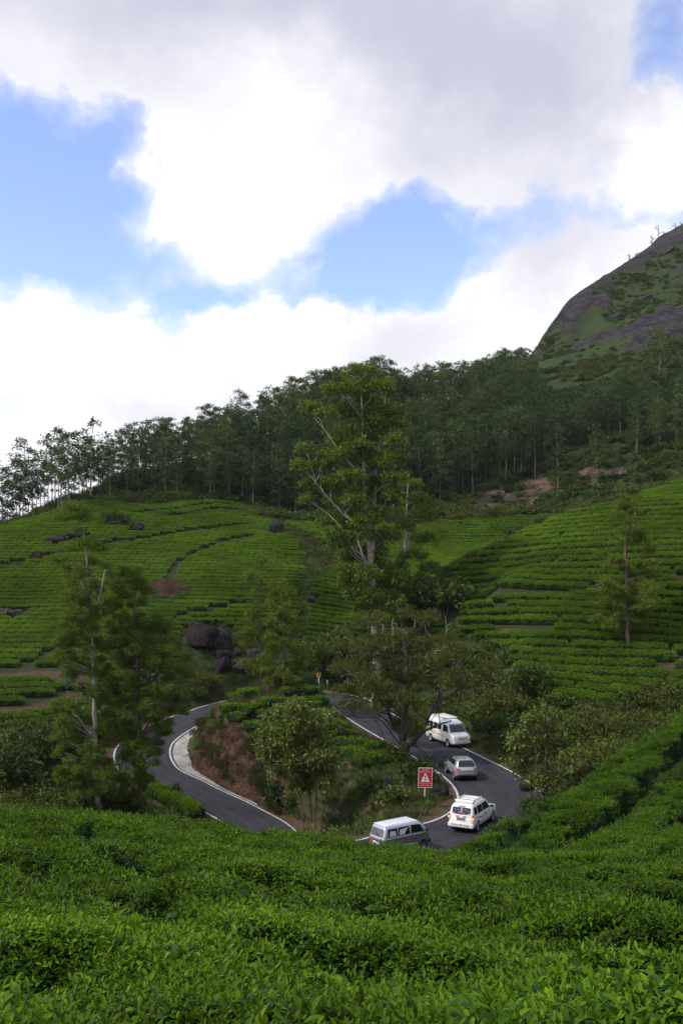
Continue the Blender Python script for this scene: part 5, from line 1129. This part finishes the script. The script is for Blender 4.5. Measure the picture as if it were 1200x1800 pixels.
# --- white people carrier with roof rack
def white_carrier():
    root = vehicle('people_carrier', 'white people carrier with roof rack and lit brake lights, nearest car on the bend', 'car', 831, 1440, 64.2, 62, 4.4)
    h = 2.2
    b = Body([(.30,-h+.10,h-.12,.76,.22),(.42,-h,h-.02,.83,.25),(.62,-h-.02,h,.855,.28),(.86,-h+.02,h-.04,.86,.28),(.98,-h+.05,h-.12,.85,.3),(1.03,-h+.06,h-.38,.84,.32),(1.035,-h+.06,h-1.05,.835,.2),
              (1.10,-h+.07,h-1.14,.825,.16),(1.60,-h+.20,h-1.62,.70,.14),(1.70,-h+.26,h-1.80,.65,.2),(1.75,-h+.42,h-2.0,.55,.2)])
    b.build('body', PT['white_paint'], root); shadow_under(root, b, 4.4, .83)
    b.end('rear_window', rrect(-.60,.60,1.16,1.57,.07), False, PT['glass'], root)
    for s in (-1, 1):
        b.side('quarter_window', rrect(-h+.32,-h+.78,1.14,1.56,.05,3,.12), s, PT['glass'], root)
        b.side('rear_door_window', rrect(-h+.92,-h+1.72,1.12,1.57,.05), s, PT['glass'], root)
        b.side('front_door_window', [(-h+1.80,1.12),(-h+2.95,1.12),(-h+2.55,1.56),(-h+1.80,1.57)], s, PT['glass'], root)
        b.end('tail_light_housing', rrect(s*.80-.05 if s > 0 else -.83,.83 if s > 0 else s*.80+.05,.86,1.14,.02), False, PT['ink'], root, .02)
        o = link('brake_light', box_mesh('brake_light', .07, .13, .13, PT['brake_lit'], 0, .02), root); o.location = (-h+.00, s*.785, .90)
        arch(b, root, -1.42, .39, s); arch(b, root, 1.40, .39, s)
        b.side('side_step', [(-.95,.30),(.95,.30),(.95,.36),(-.95,.36)], s, PT['chrome'], root, .06)
        mirror_(root, .85, s*.96, 1.16, PT['ink'])
        for xx in (-.28, .62): b.side('door_seam', [(xx-.008,.42),(xx+.008,.42),(xx+.008,1.1),(xx-.008,1.1)], s, PT['ink'], root, .004)
        b.side('swoosh_decal', [(-1.9,.98),(-1.3,.93),(-.6,.84),(.1,.86),(.5,.90),(-.1,.80),(-.8,.78),(-1.35,.88)], s, PT['van_grey'], root, .006)
        for xx in (-1.42, 1.40): wheel(root, xx, s*.74, .335, .22, .20)
        b.side('door_handle', [(-.18,.98),(-.02,.98),(-.02,1.01),(-.18,1.01)], s, PT['ink'], root, .02)
    b.end('windscreen', [(-.72,1.10),(.72,1.10),(.62,1.58),(-.62,1.58)], True, PT['glass'], root)
    for s in (-1, 1): b.end('headlight', rrect(s*.62-.16,s*.62+.16,.72,.88,.04), True, PT['clear_lens'], root)
    o = link('rear_bumper', box_mesh('rear_bumper', .20, 1.70, .28, PT['white_paint'], 0, .05), root); o.location = (-h+.00, 0, .36)
    o = link('bumper_step', box_mesh('bumper_step', .14, 1.15, .05, PT['chrome'], 0, .01), root); o.location = (-h-.12, 0, .38)
    o = link('exhaust', box_mesh('exhaust', .3, .09, .08, PT['black_plastic'], 0, .02), root); o.location = (-h+.05, .5, .24)
    o = link('high_brake_light', box_mesh('high_brake_light', .04, .5, .04, PT['red_lens'], 0, .01), root); o.location = (-h+.19, 0, 1.62)
    for y0, y1, mm in ((-.36,-.13,'green_vinyl'),(-.13,.10,'ink_white'),(.10,.36,'orange_vinyl')): b.end('flag_strip', [(y0,.985),(y1,.985),(y1,1.065),(y0,1.065)], False, PT[mm], root, .016)
    b.end('number_plate', [(-.28,.80),(.28,.80),(.28,.96),(-.28,.96)], False, PT['van_grey'], root, .02)
    text('bumper_lettering', 'TN12 ★ 6162', .205, PT['ink'], root, (-h-.106, 0, .52), REAR, sx=1.0)
    # window stickers: seated figure in blue with halo, hanging lamps, a red line of writing
    a = lambda z: b.at(z)[0]-.030
    def disc(nm, y, z, ry, rz, mm, k=10, dx=0): sheet(nm, [(a(z+rz*math.sin(t))-dx, y+ry*math.cos(t), z+rz*math.sin(t)) for t in [2*math.pi*i/k for i in range(k)]], [tuple(range(k))[::-1]], PT[mm], root)
    disc('sticker_halo', -.02, 1.46, .075, .075, 'gold_vinyl'); disc('sticker_head', -.02, 1.445, .04, .05, 'blue_vinyl', 10, .004); disc('sticker_body', .02, 1.35, .10, .07, 'blue_vinyl', 8, .002)
    for y in (-.42, -.24, .24, .42): disc('sticker_lamp', y, 1.40+(.03 if abs(y) < .3 else 0), .025, .04, 'gold_vinyl', 4); sheet('sticker_chain', [(a(1.44), y-.004, 1.44), (a(1.54), y-.004, 1.54), (a(1.54), y+.004, 1.54), (a(1.44), y+.004, 1.44)], [(0,1,2,3)], PT['gold_vinyl'], root)
    sheet('sticker_writing', [(a(1.22), -.22, 1.22), (a(1.27), -.22, 1.27), (a(1.27), .20, 1.27), (a(1.22), .20, 1.22)], [(0,1,2,3)], PT['red_vinyl'], root)
    for y in (-.50, .50): sheet('sticker_small_print', [(a(1.19), y-.09, 1.19), (a(1.215), y-.09, 1.215), (a(1.215), y+.09, 1.215), (a(1.19), y+.09, 1.19)], [(0,1,2,3)], PT['ink_white'], root)
    sheet('rear_wiper', [(a(1.15)-.02, -.05, 1.13), (a(1.15)-.02, .30, 1.19), (a(1.15)-.02, .30, 1.20), (a(1.15)-.02, -.05, 1.15)], [(0,1,2,3)], PT['ink'], root)
    # roof rack with side rails and cross bars, roll at the back end
    rk = link('roof_rack', box_mesh('roof_rack', .04, .04, .04, PT['white_paint'], 0), root); rk.location = (-.75, 0, 1.80); parts = []
    for y in (-.56, .56): parts.append(tube([(-.75, y, .10), (.75, y, .10)], [.03, .03], 6)); parts.append(tube([(-.75, y, .02), (.75, y, .02)], [.02, .02], 6))
    for x in np.linspace(-.7, .7, 6): parts.append(tube([(x, -.56, .03), (x, .56, .03)], [.022, .022], 5))
    for x in (-.7, 0, .7):
        for y in (-.56, .56): parts.append(tube([(x, y, -.10), (x, y, .10)], [.02, .02], 5))
    v, f = joinvf(parts); link('rack_rails', np_mesh('rack_rails', v, f, PT['white_paint']), rk)
    v, f = joinvf([tube([(-.80, -.60, .05), (-.80, .60, .05)], [.085, .085], 10)]); link('rolled_cover', np_mesh('rolled_cover', v, f, PT['plate_white'], smooth=True), rk)
    for y in (-.62, .62): v, f = tube([(-.80, y-.02, .05), (-.80, y+.02, .05)], [.09, .09], 10); link('end_cap', np_mesh('end_cap', np.concatenate([v, [(-.80, y+math.copysign(.021, y), .05)]]), f, PT['ink']), rk)
    link('rack_panel', box_mesh('rack_panel', 1.0, .92, .05, PT['white_paint'], .04, .02, (.2, 0, 0)), rk)
    text('side_lettering', 'Trvls', .26, PT['van_grey'], root, (-.05, -.868, .86), RIGHT)
white_carrier()
# --- silver crossover going up
def crossover():
    root = vehicle('compact_crossover', 'silver compact crossover with red tail lights driving up behind the minibus', 'car', 809, 1360, 78.6, 97, 4.3)
    h = 2.1
    b = Body([(.28,-h+.16,h-.15,.78,.22),(.40,-h+.05,h-.03,.86,.3),(.62,-h,h,.89,.34),(.85,-h+.03,h-.08,.89,.36),(.97,-h+.08,h-.22,.88,.36),(1.03,-h+.12,h-.62,.86,.32),(1.06,-h+.14,h-1.08,.84,.22),
              (1.12,-h+.16,h-1.20,.82,.2),(1.48,-h+.42,h-1.82,.66,.18),(1.57,-h+.46,h-2.05,.60,.22),(1.60,-h+.62,h-2.3,.5,.22)])
    b.build('body', PT['silver_paint'], root, lower=(.40, PT['black_plastic'])); shadow_under(root, b, 4.2, .85)
    b.end('rear_window', [(-.62,1.12),(.62,1.12),(.70,1.20),(.56,1.47),(-.56,1.47),(-.70,1.20)], False, PT['glass'], root)
    b.end('windscreen', [(-.72,1.12),(.72,1.12),(.60,1.48),(-.60,1.48)], True, PT['glass'], root)
    for s in (-1, 1):
        b.side('side_glass', [(-h+.75,1.14),(.95,1.12),(.42,1.48),(-h+.95,1.48)], s, PT['glass'], root)
        for xx in (-.35,): b.side('door_pillar', [(xx-.03,1.12),(xx+.03,1.12),(xx+.03,1.48),(xx-.03,1.48)], s, PT['black_plastic'], root, .02)
        b.side('sill_cladding', [(-1.0,.30),(1.0,.30),(1.0,.46),(-1.0,.46)], s, PT['black_plastic'], root, .015)
        arch(b, root, -1.30, .40, s); arch(b, root, 1.32, .40, s)
        for xx in (-1.30, 1.32): wheel(root, xx, s*.79, .335, .22, .235)
        mirror_(root, .80, s*.98, 1.10, PT['ink'])
        sheet('tail_light', [(-h+.03, s*.50, .98), (-h+.00, s*.52, .86), (-h+.10, s*.80, .84), (-h+.42, s*.905, .90), (-h+.48, s*.895, 1.03), (-h+.16, s*.78, 1.02)], [(0,1,2,5) if s > 0 else (5,2,1,0), (2,3,4,5) if s > 0 else (5,4,3,2)], PT['red_lens'], root)
        v, f = tube([(-1.15, s*.60, 1.62), (.25, s*.58, 1.63)], [.025, .025], 6); link('roof_rail', np_mesh('roof_rail', v, f, PT['ink']), root)
        b.end('reflector', rrect(s*.62-.12, s*.62+.12, .40, .45, .015), False, PT['red_lens'], root, .03)
        b.end('headlight', rrect(s*.6-.18,s*.6+.18,.76,.9,.05), True, PT['clear_lens'], root)
    b.end('chrome_strip', [(-.86,.79),(.86,.79),(.86,.815),(-.86,.815)], False, PT['chrome'], root, .02)
    b.end('rear_skid_plate', rrect(-.80,.80,.48,.545,.02), False, PT['chrome'], root, .045)
    b.end('rear_valance', rrect(-.80,.80,.27,.47,.03), False, PT['black_plastic'], root, .035)
    b.end('number_plate', [(-.30,.60),(.30,.60),(.30,.72),(-.30,.72)], False, PT['van_grey'], root, .03)
    text('plate_lettering', 'TN 58 AJ 4275', .135, PT['ink_white'], root, (-h-.055, 0, .66), REAR)
    o = link('antenna', box_mesh('antenna', .12, .03, .09, PT['ink'], 0), root); o.location = (-1.35, 0, 1.59)
    o = link('spoiler', box_mesh('spoiler', .22, 1.12, .05, PT['silver_paint'], 0, .02), root); o.location = (-h+.46, 0, 1.53)
    sheet('badge', [(-h+.02,-.05,.93),(-h+.02,.05,.93),(-h+.055,.05,.98),(-h+.055,-.05,.98)], [(3,2,1,0)], PT['chrome'], root)
crossover()
# --- white minibus coming down
def minibus():
    root = vehicle('minibus', 'white minibus with roof carrier and orange side stripes coming towards the camera', 'minibus', 786, 1305, 92.5, -66, 5.3)
    h = 2.7
    b = Body([(.32,-h+.06,h-.18,.80,.2),(.45,-h,h-.04,.90,.25),(.75,-h,h,.94,.3),(1.00,-h,h-.05,.95,.32),(1.18,-h,h-.25,.95,.34),(1.26,-h+.01,h-.62,.95,.34),(1.34,-h+.02,h-.78,.94,.3),
              (1.95,-h+.06,h-1.22,.86,.26),(2.15,-h+.10,h-1.45,.80,.3),(2.30,-h+.22,h-1.85,.68,.35),(2.36,-h+.5,h-2.3,.5,.35)])
    b.build('body', PT['white_paint'], root); shadow_under(root, b, 5.2, .9)
    b.end('windscreen', [(-.78,1.33),(.78,1.33),(.70,1.92),(-.70,1.92)], True, PT['glass'], root)
    b.end('visor_band', [(-.70,1.93),(.70,1.93),(.68,2.01),(-.68,2.01)], True, PT['van_grey'], root)
    b.end('visor_sticker', [(-.16,1.86),(.10,1.86),(.10,1.93),(-.16,1.93)], True, PT['red_vinyl'], root, .02)
    b.end('grille_slot', rrect(-.45,.45,.90,.955,.02), True, PT['grille'], root); b.end('grille_slot', rrect(-.40,.40,.80,.84,.015), True, PT['grille'], root)
    b.end('badge', [(-.09,.84),(.09,.84),(0,.96)], True, PT['orange_vinyl'], root, .03)
    b.end('number_plate', [(-.28,.56),(.28,.56),(.28,.66),(-.28,.66)], True, PT['plate_yellow'], root, .03)
    b.end('bonnet_edge', [(-.62,1.02),(.62,1.02),(.62,1.035),(-.62,1.035)], True, PT['van_grey'], root)
    o = link('front_bumper', box_mesh('front_bumper', .2, 1.72, .26, PT['white_paint'], 0, .06), root); o.location = (h-.06, 0, .40)
    for s in (-1, 1):
        b.end('headlight', [(s*.50,.80),(s*.80,.84),(s*.86,1.02),(s*.56,.96)], True, PT['clear_lens'], root, .0)
        b.side('cab_window', [(h-1.95,1.36),(h-1.02,1.34),(h-1.28,1.90),(h-1.95,1.94)], s, PT['glass'], root)
        for k in range(4): b.side('passenger_window', rrect(-h+.25+k*.74, -h+.25+k*.74+.64, 1.38, 1.92, .05), s, PT['glass'], root)
        b.side('orange_stripe', [(-h+.3,1.12),(-.8,1.0),(.6,.86),(1.6,.80),(1.6,.84),(.6,.92),(-.8,1.06),(-h+.3,1.18)], s, PT['orange_vinyl'], root, .006)
        b.side('gold_stripe', [(-h+.3,.98),(-.6,.90),(1.2,.72),(1.2,.75),(-.6,.95),(-h+.3,1.03)], s, PT['gold_vinyl'], root, .006)
        arch(b, root, -1.55, .42, s); arch(b, root, 1.62, .42, s)
        for xx in (-1.55, 1.62): wheel(root, xx, s*.82, .36, .24, .21)
        mirror_(root, h-1.0, s*1.12, 1.52, PT['ink'], 1.4)
        b.side('door_seam', [(h-2.02,.5),(h-2.0,.5),(h-2.0,2.0),(h-2.02,2.0)], s, PT['van_grey'], root, .004)
    parts = []
    for y in (-.62, .62): parts.append(tube([(-1.9, y, 0), (.7, y, 0)], [.03, .03], 6))
    for x in np.linspace(-1.85, .65, 7): parts.append(tube([(x, -.62, 0), (x, .62, 0)], [.022, .022], 5)); parts.append(tube([(x, -.62, -.16), (x, -.62, 0)], [.02, .02], 5)); parts.append(tube([(x, .62, -.16), (x, .62, 0)], [.02, .02], 5))
    v, f = joinvf(parts); rk = link('roof_carrier', np_mesh('roof_carrier', v, f, PT['white_paint']), root); rk.location = (0, 0, 2.47)
    link('carrier_deck', box_mesh('carrier_deck', 2.3, 1.1, .03, PT['plate_white'], -.09, 0, (-.6, 0, 0)), rk)
minibus()
# --- silver-grey van half hidden by the tea
def van():
    root = vehicle('van', 'old silver-grey van with pale roof, lower half hidden behind the near tea', 'van', 702, 1492, 58.6, 36, 3.5)
    h = 1.75
    b = Body([(.28,-h+.04,h-.10,.66,.12),(.40,-h,h-.02,.72,.16),(.70,-h,h,.74,.18),(1.00,-h+.01,h-.05,.745,.2),(1.05,-h+.02,h-.10,.745,.2),(1.62,-h+.16,h-.62,.64,.16),(1.72,-h+.22,h-.78,.58,.18),(1.77,-h+.40,h-1.0,.48,.2)])
    b.build('body', PT['silver_paint'], root, lower=(.98, PT['van_grey'])); shadow_under(root, b, 3.4, .7)
    o = sheet('roof', [(x, y, z) for x, y, z in [(-h+.22,-.56,1.735),(h-.82,-.56,1.735),(h-.82,.56,1.735),(-h+.22,.56,1.735),(-h+.42,-.42,1.785),(h-1.05,-.42,1.785),(h-1.05,.42,1.785),(-h+.42,.42,1.785)]], [(0,1,5,4),(1,2,6,5),(2,3,7,6),(3,0,4,7),(4,5,6,7)], PT['pale_roof'], root, True)
    for y in (-.25, 0, .25): link('roof_rib', box_mesh('roof_rib', 2.0, .03, .012, PT['pale_roof'], 1.785, 0, (-.3, y, 0)), root)
    b.end('rear_window', rrect(-.55,.55,1.12,1.56,.07), False, PT['glass_grey'], root)
    b.end('windscreen', [(-.64,1.08),(.64,1.08),(.56,1.58),(-.56,1.58)], True, PT['glass'], root)
    for s in (-1, 1):
        for x0, x1 in ((-h+.36, -h+1.02), (-h+1.12, -h+1.92)):
            b.side('side_window', rrect(x0, x1, 1.14, 1.56, .04), s, PT['glass'], root)
            b.side('seat_cover', [(x0+.06,1.16),(x1-.10,1.16),(x1-.14,1.43),(x0+.14,1.45)] if x0 < -1 else [(x0+.05,1.16),(x0+.38,1.16),(x1-.08,1.50),(x0+.08,1.44)], s, PT['seat_cover'], root, .018)
        b.side('front_door_window', [(-h+2.06,1.14),(-h+2.98,1.10),(-h+2.74,1.54),(-h+2.06,1.58)], s, PT['glass'], root)
        b.side('window_sill_trim', [(-h+.25,1.035),(h-.25,1.035),(h-.25,1.06),(-h+.25,1.06)], s, PT['ink_white'], root, .014)
        b.side('lower_trim', [(-.7,.50),(.75,.50),(.75,.53),(-.7,.53)], s, PT['ink_white'], root, .014)
        for xx in (.22, 1.22): b.side('door_seam', [(xx-.008,.40),(xx+.008,.40),(xx+.008,1.0),(xx-.008,1.0)], s, PT['ink'], root, .004)
        b.side('door_handle', [(.27,.90),(.40,.90),(.40,.93),(.27,.93)], s, PT['chrome'], root, .03)
        arch(b, root, -1.05, .34, s); arch(b, root, 1.20, .34, s)
        for xx in (-1.05, 1.20): wheel(root, xx, s*.655, .28, .17, .16)
        b.end('tail_light', rrect(s*.66-.05, s*.66+.05, .66, .90, .015), False, PT['red_lens'], root, .02)
        mirror_(root, h-.42, s*.90, 1.18, PT['ink'])
        b.side('side_sticker', [(-.35,.82),(.1,.84),(.1,.86),(-.35,.845)], s, PT['ink'], root, .008)
    b.end('rear_garnish', rrect(-.42,.42,.84,.90,.02), False, PT['ink'], root, .02)
    b.end('number_plate', [(-.30,.70),(.30,.70),(.30,.84),(-.30,.84)], False, PT['plate_white'], root, .03); b.end('plate_emblem', [(.20,.72),(.29,.72),(.29,.82),(.20,.82)], False, PT['blue_vinyl'], root, .036)
    text('plate_lettering', 'KL 07', .11, PT['ink'], root, (-h-.045, -.05, .77), REAR)
    o = link('parcel', box_mesh('parcel', .03, .12, .10, PT['red_vinyl'], 0, .02), root); o.location = (-h+.02, -.02, 1.17)
    o = link('front_bumper', box_mesh('front_bumper', .14, 1.45, .2, PT['black_plastic'], 0, .04), root); o.location = (h, 0, .36)
    o = link('rear_bumper', box_mesh('rear_bumper', .12, 1.45, .2, PT['van_grey'], 0, .04), root); o.location = (-h-.01, 0, .38)
paint('pale_roof', (.60,.62,.66), rough=.45, coat=.3)
van()
# ---------------------------------------------------------------- road signs
def sign():
    p = W3(745, 1421, 68.6); root = empty('warning_sign', (p[0], p[1], 0.0), R(-5), 'red rectangular warning sign with white triangle and winding arrow on a striped pole', 'road sign'); root.rotation_euler = (0, R(2.2), R(4))
    RED = paint('sign_red', (.42,.012,.014), rough=.45); WH = paint('sign_white', (.62,.62,.60), rough=.5)
    root.scale = (.93, .93, .93); zb = 1.50; w, h = 1.0, 1.44
    for k, (z0, z1, mm) in enumerate([(-.3,.22,'sign_white'),(.22,.86,'ink'),(.86,1.5,'sign_white')]): o = link('pole', box_mesh('pole', .07, .07, z1-z0, PT[mm], z0, .01), root)
    pl = link('panel', box_mesh('panel', w, .03, h, RED, zb, 0), root)
    for nm, sx, sz, x, z in (('frame', w+.05, .035, 0, zb-.02), ('frame', w+.05, .035, 0, zb+h-.015), ('frame', .035, h-.001, -w/2-.005, zb), ('frame', .035, h-.001, w/2+.005, zb)):
        link(nm, box_mesh('frame', sx, .045, sz, WH, z, 0, (x, 0, 0)), pl)
    sheet('triangle', [(-.33,-.020,zb+.42),(.33,-.020,zb+.42),(.33,-.020,zb+.46),(.0+.03,-.020,zb+1.05),(-.03,-.020,zb+1.05),(-.33,-.020,zb+.46)], [(0,1,2,3,4,5)], WH, pl)
    q = [(0.03,.49),(-.04,.56),(.07,.66),(-.02,.75),(.0,.83)]; V = []; Fc = []
    for x, z in q: V += [(x-.028,-.026,zb+z),(x+.028,-.026,zb+z)]
    for k in range(len(q)-1): Fc.append((2*k, 2*k+1, 2*k+3, 2*k+2))
    V += [(-.085,-.026,zb+.79),(.07,-.026,zb+.80),(-.01,-.026,zb+.93)]; Fc.append((10,11,12)); sheet('winding_arrow', V, Fc, PT['ink'], pl)
    for s, z, sz in (('Go Slow', 1.30, .135), ('Dangerous Curve', 1.16, .125), ('Accidents reported', .32, .115), ('drive carefully', .17, .115)): text('lettering', s, sz, WH, pl, (0, -.022, zb+z), RIGHT)
    # far marker at the outside of the bend
    p = hit(560, 1206, 122); r2 = empty('bend_marker', tuple(p), 0, 'small yellow and black bend marker on a white post at the far road bend', 'road sign')
    link('post', box_mesh('post', .12, .12, 1.3, WH, -.1, .01), r2); YE = paint('sign_yellow', (.65,.33,.02), rough=.5); b2 = link('board', box_mesh('board', .5, .03, .55, YE, 1.2, .01), r2)
    sheet('chevron', [(-.10,-.02,1.72),(.08,-.02,1.72),(.16,-.02,1.48),(.0,-.02,1.24),(-.16,-.02,1.24),(-.02,-.02,1.48)], [(0,5,2,1),(5,4,3,2)], PT['ink'], b2)
    for px, py in ((606,1205),(617,1206),(575,1204)):
        q_ = hit(px, py, 122); o = link('guard_stone', box_mesh('guard_stone', .16, .14, .75, WH, -.1, .02), None); o.location = q_; tag(o, 'low white stone at the far bend, %s' % {606:'middle one',617:'right-hand one',575:'left-hand one, next to the yellow marker'}[px], 'marker stone')
sign()
# ---------------------------------------------------------------- light morning haze over the valley
def haze():
    zt = [v.co.z for v in bpy.data.objects['ground'].data.vertices]; z1 = max(max(zt)+22, CZ+6); z0 = min(zt)-2
    me = box_mesh('haze', 5600, 3060, z1-z0, None, z0, 0, (0, 1500, 0)) if False else None
    bm = bmesh.new(); bmesh.ops.create_cube(bm, size=1)
    for v in bm.verts: v.co = (v.co.x*5640, v.co.y*3100+1500, z0 if v.co.z < 0 else z1)
    me = bpy.data.meshes.new('haze'); bm.to_mesh(me); bm.free()
    m = bpy.data.materials.new('haze_air'); m.use_nodes = True; N = m.node_tree.nodes; N.clear(); o_ = N.new('ShaderNodeOutputMaterial'); pv = N.new('ShaderNodeVolumePrincipled')
    pv.inputs['Color'].default_value = (.82,.89,1,1); pv.inputs['Density'].default_value = .00005; pv.inputs['Anisotropy'].default_value = .2
    m.node_tree.links.new(pv.outputs[0], o_.inputs['Volume']); me.materials.append(m)
    o = link('haze', me); tag(o, kind='stuff'); o['label'] = 'thin bluish haze over the valley and the far wood'
haze()
